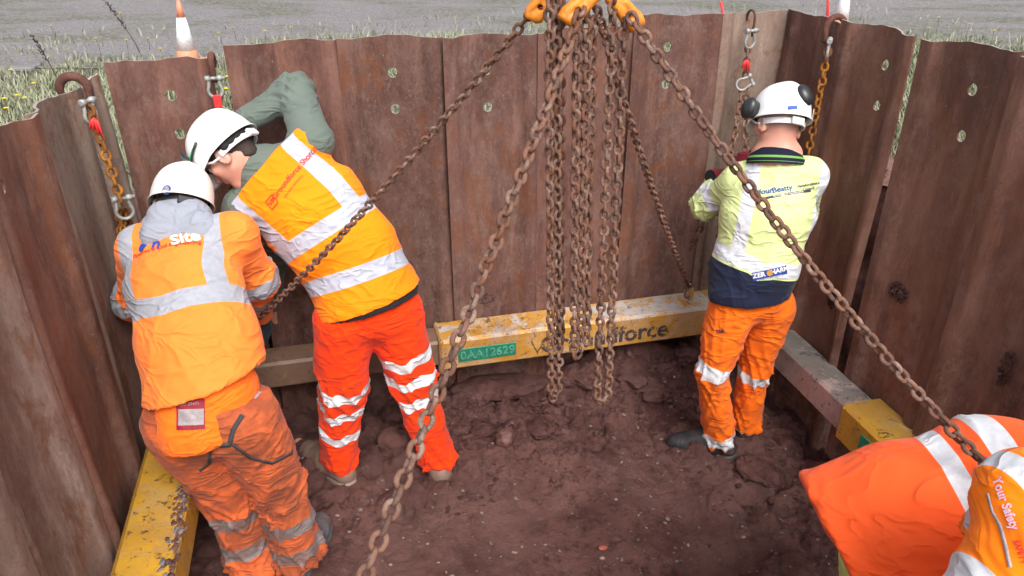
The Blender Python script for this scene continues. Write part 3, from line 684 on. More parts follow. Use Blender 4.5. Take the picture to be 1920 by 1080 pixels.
# ------------------------------------------------------------------ grab hooks
def grab_hook(c, dr, sdv, label):
    dr = Vector(dr).normalized(); sdv = Vector(sdv); sdv = (sdv-dr*sdv.dot(dr)).normalized(); n = dr.cross(sdv)
    vx = Vox(c-Vector((.09,)*3), c+Vector((.09,)*3), .0032)
    q = lambda a, b, z=0: c+dr*a+sdv*b+n*z
    for z in (-.011, .011):
        vx.cone(q(-.045, 0, z), q(.03, .014, z), .013, .016, .006); vx.cone(q(.03, .014, z), q(.042, -.006, z), .016, .013, .006)
        vx.cone(q(-.02, -.015, z), q(.03, -.012, z), .010, .012, .006)
    vx.cone(q(-.048, 0), q(-.03, 0), .018, .014, .008); vx.cone(q(.008, .002, -.05), q(.008, .002, .05), .0075, .0075, .004, op='sub')
    vx.box(q(.02, 0), [dr, sdv, n], (.03, .05, .0045), .001, .002, 'sub')
    V, Q = vx.mesh(); return tag(obj('shortening_hook', V, Q, M['hook_orange']), label, 'chain hook', 'orange shortening hooks at the top of the sling')
dn = Vector((0, 0, -1)); lf = Vector((1, 0, 0))
grab_hook(PD(1017, 6, 1.93), (-.6, .1, -.6), (.5, 0, -.5), 'leftmost orange shortening hook cut by the top edge')
grab_hook(PD(1086, 14, 1.82), (-.75, -.1, -.55), (.4, 0, -.6), 'middle orange shortening hook above the bundle of hanging chains')
grab_hook(PD(1173, 22, 1.84), (.72, .1, -.62), (-.6, 0, -.6), 'rightmost and most visible orange shortening hook')
TOP = Vector((.20, 1.80, 2.95))
for k, (a_, nm) in enumerate(((PD(1013, -6, 1.93), 'leftmost'), (PD(1096, -2, 1.82), 'middle'), (PD(1163, -2, 1.84), 'rightmost'))):
    chain('upper chain length from the %s orange hook to the master link above the picture' % nm, lerp(a_, TOP+Vector((-.03+.03*k, 0, -.12)), 4), twist=.03, roll0=k, scale=1.1)
mb = MB(); mb.tube([TOP+Vector((math.sin(2*math.pi*i/28)*.055, 0, math.cos(2*math.pi*i/28)*.10)) for i in range(28)], .011, 10, closed=True); tag(mb.obj('master_link', M['hook_steel']), 'large oval master link gathering the sling chains above the picture', 'chain link')
# ------------------------------------------------------------------ hooks over the sheet tops and shackles
def sheet_hook(c, outw, r, tr, drop, label, mat='hook_steel'):
    outw = Vector(outw).normalized(); z = Vector((0, 0, 1)); pts = []
    for k in range(15):
        t = R(-25)+R(215)*k/14; pts.append(c+outw*math.cos(t)*r+z*math.sin(t)*r)
    e = pts[-1]; pts += [e-z*drop*.35, e-z*drop*.75+outw*r*.2, e-z*drop]
    rad = [tr*.75]*2+[tr]*12+[tr*.95]*1+[tr*.9, tr*.85, tr*.8]
    mb = MB(); mb.tube(pts, rad, 12); o = mb.obj('sheet_hook', M[mat]); tag(o, label, 'hook', 'hooks over the sheet tops'); return pts[-1]
def shackle(c, sdv, label, s=1.0, mat='galv', down=(0, 0, -1), group='galvanised bow shackles'):
    """pin at c, bow hanging along down"""
    dnv = Vector(down).normalized(); sdv = Vector(sdv); sdv = (sdv-dnv*sdv.dot(dnv)).normalized(); s *= .9; root = empty('shackle', c, label, 'shackle', group)
    pts = []; W = .019*s
    pts.append(c-sdv*W); pts.append(c-sdv*W*1.0+dnv*.014*s)
    for k in range(11):
        t = R(205)-R(230)*k/10+0; pts.append(c+dnv*(.045*s)+sdv*(math.cos(t)*.027*s)+(-dnv)*(math.sin(t)*-.027*s if False else -.027*s*math.sin(-t+math.pi)*-1))
    pts = [c-sdv*W, c-sdv*W+dnv*.012*s]+[c+dnv*.046*s+(-sdv*math.cos(a)*.026*s)+dnv*(math.sin(a)*.026*s) for a in [R(-35)+R(250)*k/12 for k in range(13)]]+[c+sdv*W+dnv*.012*s, c+sdv*W]
    mb = MB(); mb.tube(pts, .0062*s, 9); mb.obj('bow', M[mat], root)
    mb = MB(); mb.lathe([(.0075*s, -.030*s), (.011*s, -.030*s), (.011*s, -.014*s), (.0065*s, -.013*s), (.0065*s, .013*s), (.011*s, .014*s), (.011*s, .028*s), (.007*s, .030*s), (.007*s, .040*s)], c, sdv, 12); mb.obj('pin', M[mat], root, True)
    return c+dnv*.068*s
OUTB = F2W(0, 1, 0); OUTR = F2W(1, 0, 0)
c = PU(137, 160, UL-.005); c.z = 1.775; e = sheet_hook(c, -OUTR, .046, .0155, .06, 'big rusty curved hook over the top of the left wall')
shackle(PU(163, 190, UL+.065), F2W(.5, 1, 0), 'slim grey shackle under the big rusty hook on the left wall', 1.15)
shackle(PU(228, 372, UL+.10), F2W(1, .3, 0), 'upright shackle holding the bunched orange chain on the left wall', 1.2)
c = PV(399, 122, VB+.01); e = sheet_hook(c, OUTB, .040, .0125, .05, 'rusty hook standing over the sheet top beside the open grassy gap')
shackle(PV(400, 147, VB-.045), F2W(1, 0, 0), 'galvanised shackle with a red tag hanging above the bent worker helmet', 1.15)
c = PV(1408, 34, VB+.01); sheet_hook(c, OUTB, .034, .006, .07, 'thin steel strap hook over the back wall near the right corner')
shackle(PV(1409, 58, VB-.05), F2W(1, .2, .1), 'galvanised shackle on the thin strap hook over the back wall', 1.15)
shackle(PV(1409, 150, VB-.07), F2W(.25, .2, 1), 'dull shackle with an upright pin just left of the ear defender', 1.1, down=(-.9, 0, -.45))
c = PU(1566, 52, UR+.0); sheet_hook(c, OUTR, .044, .013, .05, 'rusty hook over the right wall behind the white helmet')
shackle(PU(1556, 76, UR-.06), F2W(.6, .8, .1), 'galvanised shackle on the hook at the right wall', 1.15)
shackle(F2W(1.70, 3.07, .60), F2W(1, .3, 0), 'small rusty shackle through the eye on the yellow beam', .95, 'chain', (0, 0, -1))
def ribbon(c, label):
    mb = MB()
    for k in range(4):
        a = R(200+k*45); p = c; pts = [c, c+Vector((math.cos(a)*.012, -.004, -.012)), c+Vector((math.cos(a)*.02, -.008, -.035-.008*k))]; mb.tube(pts, [.004, .0055, .003], 5)
    tag(mb.obj('ribbon', M['red']), label, 'ribbon', 'red marker tags')
ribbon(PV(1400, 112, VB-.06), 'red ribbon tied to the chain under the thin hook')
ribbon(PU(176, 222, UL+.085), 'red tag on the orange chain of the left wall')
mb = MB(); p = PV(408, 190, VB-.06); mb.box(p, AX, (.03, .008, .05), .003); tag(mb.obj('tag', M['red'], None, False), 'square red tag hanging in the shackle above the bent worker', 'tag', 'red marker tags')
# ================================================================== FIELD: cones, poles, grass, plants
def cone(px, py, label, h=.5, ys=None):
    c = PZ(px, py, ZG); root = empty('traffic_cone', c, label, 'traffic cone', 'traffic cones on the field'); z = Vector((0, 0, 1)); tl = Vector((.03, 0, 1)).normalized()
    def rr(t): return .088+(.012-.088)*t
    for nm, a, b, mt, ex in (('lower_body', .02, .24, 'orange_cone', 0), ('sleeve', .24, .74, 'white_worn', .002), ('tip', .74, 1.0, 'orange_cone', 0)):
        mb = MB(); mb.lathe([(rr(a)+ex, a*h), (rr(b)+ex, b*h)], c, tl, 24); mb.obj(nm, M[mt], root)
    mb = MB(); mb.box(c+z*.012, AX, (.30, .30, .022), .008); mb.obj('base', M['orange_cone'], root, False); return root
cone(354, 120, 'orange traffic cone with a white sleeve in the grass at upper left', .47)
cone(1571, 60, 'white sleeved traffic cone at the top edge behind the right wall', .50)
def pole(px0, py0, px1, py1, label):
    a = PZ(px1, py1, ZG); b = P(px0, py0, a.y); mb = MB(); mb.tube([a, a+(b-a)*.5, b], .0135, 10); tag(mb.obj('marker_pole', M['red']), label, 'pole', 'red marker poles')
pole(1352, 4, 1362, 66, 'short red pole sticking up behind the back wall'); pole(1553, -20, 1551, 62, 'red pole beside the white cone at the top edge')
def grass():
    n = 380000; u = RNG.uniform(-5.2, 6.5, n); v = RNG.uniform(.2, 8.5, n)
    du = np.maximum(np.maximum(GU0-u, u-GU1), 0); dv = np.maximum(np.maximum(GV0-v, v-GV1), 0); dist = np.hypot(du, dv); inside = dist < .03
    pt = np.stack([u*.9, v*.9, u*0], 1); den = fbm(pt, 3, 77)
    right = (u > GU1) & (u < GU1+.95) & (v < 3.0)
    X_ = CU*u-SU*v; Y_ = SU*u+CU*v; vis = (np.abs(X_) < .80*Y_+.9)
    keep = (~inside) & vis & (RNG.random(n) < np.clip(1.0-(dist-2.3)*.6+den*.7, .015, 1)) & ~(right & (RNG.random(n) < .95))
    # tufts
    u = u[keep]; v = v[keep]; dist = dist[keep]; n = len(u); u = u+noise(np.stack([u*5, v*5, u*0], 1), 3)*.06; v = v+noise(np.stack([u*5, v*5, u*0+9], 1), 4)*.06
    hgt = RNG.uniform(.015, .10, n)*(1+.5*np.clip(noise(np.stack([u*2, v*2, u*0], 1), 6), -1, 1))*np.clip(1.2-dist*.12, .5, 1.2); tone = RNG.random(n)**1.1
    tone = np.clip(tone*.8+.25*noise(np.stack([u*1.2, v*1.2, u*0], 1), 8)+.12, 0, 1)
    X = CU*u-SU*v; Y = SU*u+CU*v; az = RNG.uniform(0, 2*math.pi, n); lean = RNG.uniform(.1, 1.3, n)*hgt; wd = RNG.uniform(.0022, .005, n)
    dx, dy = np.cos(az), np.sin(az); sx, sy = -dy, dx
    b = np.stack([X, Y, np.full(n, ZG)], 1); m = b+np.stack([dx*lean*.35, dy*lean*.35, hgt*.6], 1); t = b+np.stack([dx*lean, dy*lean, hgt], 1); s = np.stack([sx*wd, sy*wd, wd*0], 1)
    V = np.stack([b-s, b+s, m+s*.8, m-s*.8, t+s*.15, t-s*.15], 1).reshape(-1, 3); k = np.arange(n)*6
    Q = np.concatenate([np.stack([k, k+1, k+2, k+3], 1), np.stack([k+3, k+2, k+4, k+5], 1)])
    tag(obj('grass', V, Q, M['grass'], None, False, (0, 0, ZG), {'tone': np.repeat(tone, 6)}), 'rough dry grass growing round the excavation', 'grass', kind='stuff')
grass()
def flower(px, py, k):
    c = PZ(px, py, ZG+.10); base = Vector((c.x, c.y, ZG)); r = empty('yellow_flower', base, 'small yellow flower in the grass', 'flower', 'small yellow flowers dotted in the grass')
    top = base+Vector((random.uniform(-.02, .02), random.uniform(-.02, .02), random.uniform(.10, .16))); mb = MB(); mb.tube([base, (base+top)/2+Vector((.006, 0, 0)), top], .0016, 5); mb.obj('stem', M['stalk'], r)
    mb = MB(); n = 8; v = [top+Vector((0, 0, .003))]
    for i in range(2*n): a = math.pi*i/n; rr = .017 if i % 2 == 0 else .009; v.append(top+Vector((math.cos(a)*rr, math.sin(a)*rr, .006)))
    mb.add(v, [(0, 1+i, 1+(i+1) % (2*n)) for i in range(2*n)]); v2 = [x-Vector((0, 0, .004)) for x in v]; mb.add(v2, [(0, 1+(i+1) % (2*n), 1+i) for i in range(2*n)]); mb.obj('petals', M['petal'], r, False)
for k, (x, y) in enumerate([(275, 72), (302, 102), (184, 82), (65, 163), (8, 190), (42, 198), (45, 192), (28, 145), (12, 215), (235, 88), (440, 55), (413, 63), (495, 62), (545, 60), (100, 60), (1738, 60), (1815, 48), (1760, 40), (1732, 130), (1860, 70), (433, 185), (428, 150), (227, 33)]): flower(x, y, k)
def dock(px, py, h, lx, label):
    b = PZ(px, py, ZG); r = empty('dock_stalk', b, label, 'dead plant', 'dead dock stalks'); pts = [b+Vector((lx*(i/6)**1.3, 0, h*i/6)) for i in range(7)]
    mb = MB(); mb.tube(pts, [.004-.0004*i for i in range(7)], 6); mb.obj('stem', M['stalk'], r); mb = MB()
    for i in range(60):
        t = random.uniform(.45, 1); p = b+Vector((lx*t**1.3, 0, h*t))+Vector([random.gauss(0, .007) for _ in range(3)]); q = p+Vector((random.gauss(0, .008), random.gauss(0, .008), .012)); mb.tube([p, q], [.004, .0015], 4)
    mb.obj('seed_head', M['stalk'], r)
dock(262, 98, .42, -.20, 'tall dark dock stalk leaning left beyond the left wall'); dock(108, 150, .30, -.09, 'shorter dark dock stalk beside the big rusty hook')
def slab(px, py, sz, mat, rz, label, name, cat):
    c = PZ(px, py, ZG); c.z += sz[2]/2+.03; a, b = math.cos(rz), math.sin(rz); mb = MB(); mb.box(c, [Vector((a, b, 0)), Vector((-b, a, 0)), Vector((0, 0, 1))], sz, .008); tag(mb.obj(name, M[mat], None, False), label, cat)
slab(120, 137, (.6, .025, .015), 'timber', -.02, 'weathered grey timber lying in the grass at upper left', 'timber', 'timber'); slab(48, 140, (.16, .10, .03), 'concrete', .2, 'pale lump of concrete in the grass at the end of the timber', 'concrete_lump', 'rubble')
def bare_soil():
    us = np.arange(GU1-.01, GU1+1.25, .04); vs = np.arange(-.5, 3.2, .04); U, V = np.meshgrid(us, vs, indexing='ij'); H_ = ZG+.006+.03*np.abs(fbm(np.stack([U*6, V*6, U*0], -1), 4, 91))*np.clip((GU1+1.2-U)/.3, 0, 1)
    nu, nv = U.shape; i = np.arange(nu*nv).reshape(nu, nv); Q = np.stack([i[:-1, :-1], i[1:, :-1], i[1:, 1:], i[:-1, 1:]], -1).reshape(-1, 4)
    tag(obj('bare_soil', np.stack([CU*U-SU*V, SU*U+CU*V, H_], -1).reshape(-1, 3), Q, M['soil']), kind='structure')
bare_soil()
# ================================================================== PEOPLE
IU = Vector((0, math.sin(PITCH), math.cos(PITCH))); IF = Vector((0, math.cos(PITCH), -math.sin(PITCH)))
def D(a, b, c): return (Vector((1, 0, 0))*a+IU*b+IF*c).normalized()
def px(p):
    q = Vector(p)-Vector((0, 0, CH)); d = q.dot(IF); return (960+q.x/d*FPX, 540-q.dot(IU)/d*FPX)
def perp(a, b): a = Vector(a); b = Vector(b); return (a-b*a.dot(b)).normalized()
def poly(V, pts):
    """distance to, length along and radial vector from a polyline"""
    V = np.asarray(V); best = np.full(len(V), 1e9); L = np.zeros(len(V)); Rv = np.zeros_like(V); acc = 0; m = len(pts)
    for i, (a, b) in enumerate(zip(pts, pts[1:])):
        a = np.array(a); b = np.array(b); ab = b-a; l = np.linalg.norm(ab); t0 = ((V-a)@ab)/(l*l)
        t = np.clip(t0, 0, 1); r = V-a-t[:, None]*ab; d = np.linalg.norm(r, axis=1); mk = d < best
        tt = np.where(((i == 0) & (t0 < 0)) | ((i == m-2) & (t0 > 1)), t0, t)
        best = np.where(mk, d, best); L = np.where(mk, acc+tt*l, L); Rv[mk] = r[mk]; acc += l
    return best, L, Rv
def lp(pts, q):
    """length along a polyline at the place seen at photo position q"""
    best = (1e9, 0); acc = 0
    for a, b in zip(pts, pts[1:]):
        a = Vector(a); b = Vector(b); l = (b-a).length
        for k in range(41):
            x, y = px(a+(b-a)*(k/40)); d = math.hypot(x-q[0], y-q[1])
            if d < best[0]: best = (d, acc+l*k/40)
        acc += l
    return best[1]
def folds(V, pts, amp, fr=9.0, seed=0, joints=(), base=.35, jw=.13):
    """billowing creases running round and diagonally across a limb or trunk"""
    d, L, Rv = poly(V, pts); rn = Rv/np.maximum(d, 1e-6)[:, None]
    w = np.full(len(V), base)
    for j in joints: w = w+np.exp(-((L-j)/jw)**2)*.9
    w = np.minimum(w, 1.25)
    warp = noise(np.stack([rn[:, 0]*1.3, rn[:, 1]*1.3+rn[:, 2], L*4], 1)+seed, 3)
    sp = rn[:, 0]*1.1-rn[:, 1]*.5
    def cr(fq, k, sl):
        n = noise(np.stack([rn[:, 0]*.55, rn[:, 1]*.55+rn[:, 2]*.4, L*fq+sl*sp+warp*.9], 1)+seed+k*5.3, seed+k); return np.clip(1-np.abs(n)*2.1, 0, 1)**2
    a = cr(fr*.9, 1, 1.5)+cr(fr*1.15, 2, -1.8)*.8+cr(fr*1.9, 3, 2.4)*.35-.45
    b = fbm(V*4+seed, 2, seed+5)
    return amp*1.25*(a*w+b*.55)
def cloth(name, base, trim=(.02, .025, .045), band=(.62, .63, .66), dirt=0.0, dirtc=(.10, .055, .045), rough=.75, zig=False):
    m = Mat(name, rough, .15); m.set('Sheen Weight', .08)
    v = m.noise(5, 5, .6, None, .2); col = m.mix(m.ramp(v, .3, .7), tuple(c*.93 for c in base), tuple(min(1, c*1.05) for c in base))
    tr = m.attr('trim'); col = m.mix(tr, col, trim)
    bn = m.attr('band'); bc = m.mix(m.noise(60, 3, .6, None, 0, 0, (.35, .65)), tuple(c*.9 for c in band), band)
    if zig:
        sp = m.sep(); wv = m.math('PINGPONG', m.math('MULTIPLY', sp[0], 1.0), .012); ph = m.math('ADD', sp[2], wv); st = m.math('GREATER_THAN', m.math('FRACT', m.math('MULTIPLY', ph, 90)), .8); bc = m.mix(m.math('MULTIPLY', st, .45), bc, (.42, .44, .50))
    col = m.mix(bn, col, bc)
    if dirt:
        d = m.noise(4.5, 8, .72, None, .5, 4, (.62-.22*dirt, .82-.2*dirt)); col = m.mix(m.math('MULTIPLY', d, .55*min(1.2, dirt+.3)), col, dirtc)
        d2 = m.noise(28, 5, .7, None, .4, 9, (.68, .74)); col = m.mix(m.math('MULTIPLY', d2, .35*min(1, dirt+.3)), col, dirtc)
    m.set('Base Color', col); m.set('Roughness', m.math('MULTIPLY_ADD', bn, -.25, rough))
    m.bump(m.math('POWER', m.math('SUBTRACT', 1.0, m.math('MULTIPLY', m.math('ABSOLUTE', m.math('SUBTRACT', m.noise(6, 2, .5, (1, 1, 2.2), .8), .5)), 5.0, clamp=True)), 2.5), .55, .010); m.bump(m.noise(30, 4, .6, None, .6, 5), .22, .005); m.bump(m.noise(420, 2, .5), .25, .001); return m.m
def skin_mat():
    m = Mat('skin', .5, .35); v = m.noise(14, 4); col = m.mix(m.ramp(v, .3, .7), (.50, .235, .17), (.60, .30, .22)); col = m.mix(m.attr('stubble', -.01, .02), col, (.40, .24, .19))
    m.set('Base Color', col); m.set('Subsurface Weight', .08); m.set('Subsurface Radius', (.02, .008, .005)); m.bump(m.noise(180, 3), .1, .001); return m.m
M['skin'] = skin_mat()
M['eye'] = plain('eyeball', (.75, .72, .70), .2, .5, 0, .02, 5, 0)
M['shell'] = plain('white helmet shell', (.80, .80, .80), .32, .5, 0, .02, 6, .02)

def shell_mat():
    m = Mat('scuffed white helmet shell', .42, .5); col = m.mix(m.noise(12, 9, .8, None, .3, 0, (.55, .66)), (.74, .74, .71), (.52, .50, .46)); col = m.mix(m.noise(50, 5, .7, (1, 3, 1), 0, 4, (.67, .71)), col, (.22, .20, .18)); m.set('Base Color', col); return m.m
M['shell_old'] = shell_mat()
M['strap_white'] = plain('white harness plastic', (.62, .63, .64), .45); M['black'] = plain('black plastic', (.018, .018, .02), .35, .5); M['foam'] = plain('black padding', (.02, .02, .022), .85)
M['hair'] = plain('dark hair', (.035, .022, .018), .7); M['blue'] = plain('blue print', (.02, .06, .30), .5); M['red_print'] = plain('red print', (.55, .03, .02), .6); M['dark_print'] = plain('dark print', (.06, .05, .09), .6)
M['white_print'] = plain('white print', (.75, .72, .70), .6); M['green_strip'] = plain('green strip', (.02, .45, .08), .5); M['webbing'] = plain('grey black webbing', (.05, .048, .05), .8)
M['maroon'] = plain('maroon label', (.25, .015, .03), .6); M['label'] = plain('grey printed label', (.30, .26, .27), .6, .3, 0, .2, 60, 0)
M['goggle'] = plain('smoky goggle lens', (.20, .21, .22), .15, .6)
def boot_mat(name, c, s):
    m = Mat(name, .6, .35); col = m.mix(m.attr('sole'), c, s); d = m.noise(9, 7, .7, None, .4, 0, (.48, .68)); m.set('Base Color', m.mix(m.math('MULTIPLY', d, .6), col, (.13, .085, .075))); m.bump(m.noise(50, 5), .35, .003); return m.m
M['boot_black'] = boot_mat('muddy black boot', (.022, .022, .026), (.05, .05, .055)); M['boot_tan'] = boot_mat('muddy tan boot', (.20, .13, .10), (.27, .20, .17)); M['boot_grey'] = boot_mat('muddy grey boot', (.10, .10, .11), (.09, .09, .10))
def hand_into(vx, w, dr, pn, th, curl, s=1.0, infl=0.0, k=.006):
    """w wrist, dr direction, pn palm-facing normal, th thumb side"""
    dr = Vector(dr).normalized(); pn = perp(pn, dr); th = perp(Vector(th)-pn*Vector(th).dot(pn), dr); w = Vector(w)
    q = lambda a, b, c: w+(dr*a+th*b+pn*c)*s
    vx.cone(q(-.01, 0, 0), q(.03, 0, 0), .027*s+infl, .034*s+infl, .012, side=th, da=.021*s+infl, db=.019*s+infl)
    vx.cone(q(.03, 0, 0), q(.082, 0, .002), .036*s+infl, .040*s+infl, .010, side=th, da=.019*s+infl, db=.014*s+infl)
    for off, ln, cc in ((.030, .072, .9), (.010, .082, 1.0), (-.011, .076, 1.08), (-.030, .060, 1.18)):
        p = q(.084 if abs(off) < .02 else .077, off, .002); a = curl*cc*.55; r = (.0088 if off > -.02 else .0078)*s+infl
        for i, f in enumerate((.44, .32, .24)):
            d = dr*math.cos(a)+pn*math.sin(a)+th*off*1.2; d.normalize(); p2 = p+d*ln*f*s; vx.cone(p, p2, r, r*.92, k*.6 if i else .008); p = p2; r *= .92; a += curl*cc*(.9 if i == 0 else .7)
    p = q(.022, .026, .006); d = (dr*.62+th*.75+pn*.15).normalized(); r = .0115*s+infl
    for i, ln in enumerate((.038, .032, .026)):
        p2 = p+d*ln*s; vx.cone(p, p2, r, r*.9, .010 if i == 0 else .004); p = p2; r *= .9; d = (d+pn*(.35+.35*curl)-th*.28*curl+dr*.2).normalized()
def head_into(vx, c, F, U, nb):
    Rt = F.cross(U); ax = [Rt, F, U]; q = lambda x, y, z: c+Rt*x+F*y+U*z
    vx.ell(q(0, -.008, .03), ax, (.076, .097, .090), .02); vx.ell(q(0, .03, -.035), ax, (.062, .066, .072), .03)
    vx.cone(q(0, .058, -.092), q(0, .04, -.082), .022, .03, .02); vx.cone(q(-.045, .01, -.06), q(0, .06, -.09), .018, .02, .02); vx.cone(q(.045, .01, -.06), q(0, .06, -.09), .018, .02, .02)
    vx.cone(q(0, .088, .008), q(0, .112, -.026), .008, .012, .010); vx.cone(q(-.012, .098, -.03), q(.012, .098, -.03), .008, .008, .006)
    vx.cone(q(-.035, .08, .026), q(.035, .08, .026), .010, .010, .012)
    for s in (-1, 1):
        vx.ell(q(s*.031, .097, .006), ax, (.016, .012, .011), .008, 'sub')
        e = q(s*.082, -.010, -.026); ea = [(Rt*.9*s-F*.45).normalized(), (F*.9+Rt*.4*s-U*.1).normalized(), U]
        vx.ell(e, ea, (.011, .022, .036), .006); vx.ell(e+Rt*s*.011+F*.003, ea, (.006, .011, .022), .003, 'sub'); vx.ell(q(s*.05, .06, -.02), ax, (.022, .02, .02), .02)
    vx.cone(q(-.018, .090, -.052), q(.018, .090, -.052), .007, .007, .005); vx.cone(q(-.015, .088, -.062), q(.015, .088, -.062), .008, .008, .004); vx.cone(q(-.02, .101, -.057), q(.02, .101, -.057), .0022, .0022, .002, op='sub')
    vx.cone(q(0, -.022, -.04), nb, .055, .057, .025)
    return [q(s*.031, .083, .006) for s in (-1, 1)]
class Fig:
    def __init__(s, label, **k): s.__dict__.update(k); s.label = label
def build_body(f):
    """one continuous skin surface: head, torso, arms, hands, legs"""
    base = (Vector(f.anL)+Vector(f.anR))/2; base.z = min(f.anL.z, f.anR.z)-.09; f.root = empty('person', base, f.label, 'person'); f.sh = (f.shR-f.shL).normalized(); f.hp = (f.hipR-f.hipL).normalized()
    pts = [f.shL, f.shR, f.elL, f.elR, f.wrL, f.wrR, f.hipL, f.hipR, f.knL, f.knR, f.anL, f.anR, f.head, f.toeL, f.toeR]; lo = Vector([min(p[i] for p in pts)-.19 for i in range(3)]); hi = Vector([max(p[i] for p in pts)+.19 for i in range(3)])
    vx = Vox(lo, hi, getattr(f, 'h', .0065)); C = vx.cone
    C(f.pel, f.wai, .155, .135, .04, f.hp, f.sh, .105, .095); C(f.wai, f.che, .135, .155, .04, f.sh, f.sh, .095, .105); C(f.che, f.nkb, .155, .10, .05, f.sh, f.sh, .105, .075)
    C(f.shL, f.shR, .052, .052, .05)
    for s in 'LR':
        g = lambda n: getattr(f, n+s); C(g('sh'), g('el'), .050, .042, .03); C(g('el'), g('wr'), .042, .027, .02); C(g('hip'), g('kn'), .082, .058, .04); C(g('kn'), g('an'), .056, .036, .03); C(g('an'), g('toe')+Vector((0, 0, .02)), .038, .028, .02)
        hd = getattr(f, 'hand'+s); hand_into(vx, g('wr'), hd[0], hd[1], hd[2], hd[3])
    f.U = f.U.normalized(); f.F = perp(f.F, f.U); f.Rt = f.F.cross(f.U); eyes = head_into(vx, f.head, f.F, f.U, f.nkb)
    V, Q = vx.mesh(); V = relax(V, Q, 1, .35); rel = V-np.array(f.head); z = rel@np.array(f.U); y = rel@np.array(f.F)
    st = np.minimum(z+.045+np.clip(y, -1, 1)*.0, .03-y)*(np.linalg.norm(rel, axis=1) < .16); st = np.where(np.linalg.norm(rel, axis=1) < .16, st, -.05)
    f.body = obj('body', V, Q, M['skin'], f.root, attrs={'stubble': st if getattr(f, 'stubble', True) else st*0-.05})
    for e in eyes:
        mb = MB(); mb.lathe([(.0115*math.sin(math.pi*i/8)+1e-4, -.0115*math.cos(math.pi*i/8)) for i in range(9)], e, f.F, 12); mb.obj('eye', M['eye'], f.root)
    return f
def top(f, name, mat, nodes, yoke, sleeves=None, fields=None, hem=None, neck=None, amp=.006, fr=9, seed=1, h=.0078, holes=True, parent=None, extra=None, sl_k=.035, cuts=()):
    """nodes: (point, side, half width, half depth) from hem to neck; sleeves: dict side -> [(point, radius)...]"""
    pts = [Vector(n[0]) for n in nodes]; allp = list(pts)+[f.shL, f.shR]
    if sleeves:
        for s in sleeves: allp += [Vector(p) for p, r in sleeves[s]]
    lo = Vector([min(p[i] for p in allp)-.3 for i in range(3)]); hi = Vector([max(p[i] for p in allp)+.3 for i in range(3)]); vx = Vox(lo, hi, h)
    for a, b in zip(nodes, nodes[1:]): vx.cone(a[0], b[0], a[2], b[2], .05, a[1], b[1], a[3], b[3])
    for a, b, r, r2 in yoke: vx.cone(a, b, r, r2, .05)
    if extra: extra(vx)
    if hem: vx.cut(*hem)
    for c in cuts: vx.cut(*c)
    if sleeves:
        for s in sleeves:
            sp = sleeves[s]
            for i, ((a, ra), (b, rb)) in enumerate(zip(sp, sp[1:])): vx.cone(a, b, ra, rb, sl_k if i == 0 else .045)
            e = Vector(sp[-1][0]); d = (e-Vector(sp[-2][0])).normalized(); vx.cut(e-d*.005, d, e, .11)
    if neck: vx.cut(*neck)
    V, Q = vx.mesh(); V = relax(V, Q, 2, .5); N = vnormals(V, Q); d, L, Rv = poly(V, pts)
    lat = Rv@np.array(perp(f.sh, (pts[-1]-pts[0]).normalized())); bk = perp(f.sh, (pts[-1]-pts[0]).normalized()).cross((pts[-1]-pts[0]).normalized()); back = Rv@np.array(bk)
    arm = {}; dt = d
    for s in 'LR':
        if sleeves and s in sleeves: ad, aL, aR = poly(V, [Vector(p) for p, r in sleeves[s]]); arm[s] = np.where((ad < .11) & (aL > .06) & (ad < d), aL, -1.0)
        else: arm[s] = np.full(len(V), -1.0)
    disp = folds(V, pts, amp, fr, seed, base=.45)
    for s in 'LR':
        if sleeves and s in sleeves:
            sp = [Vector(p) for p, r in sleeves[s]]; fd = folds(V, sp, amp*1.25, 15, seed+9, joints=((sp[1]-sp[0]).length,), base=.35, jw=.09); w = np.clip((arm[s]-.06)/.08, 0, 1)*(arm[s] > 0); disp = disp*(1-w)+fd*w
    A = fields(V, L, lat, back, arm) if fields else {}
    for kk in ('band', 'trim'): A.setdefault(kk, np.full(len(V), -1.0))
    o = obj(name, V+N*disp[:, None], Q, mat, parent or f.root, attrs=A); f.axis = (pts, bk); return o
def bd(x, c, w): return w/2-np.abs(x-c)
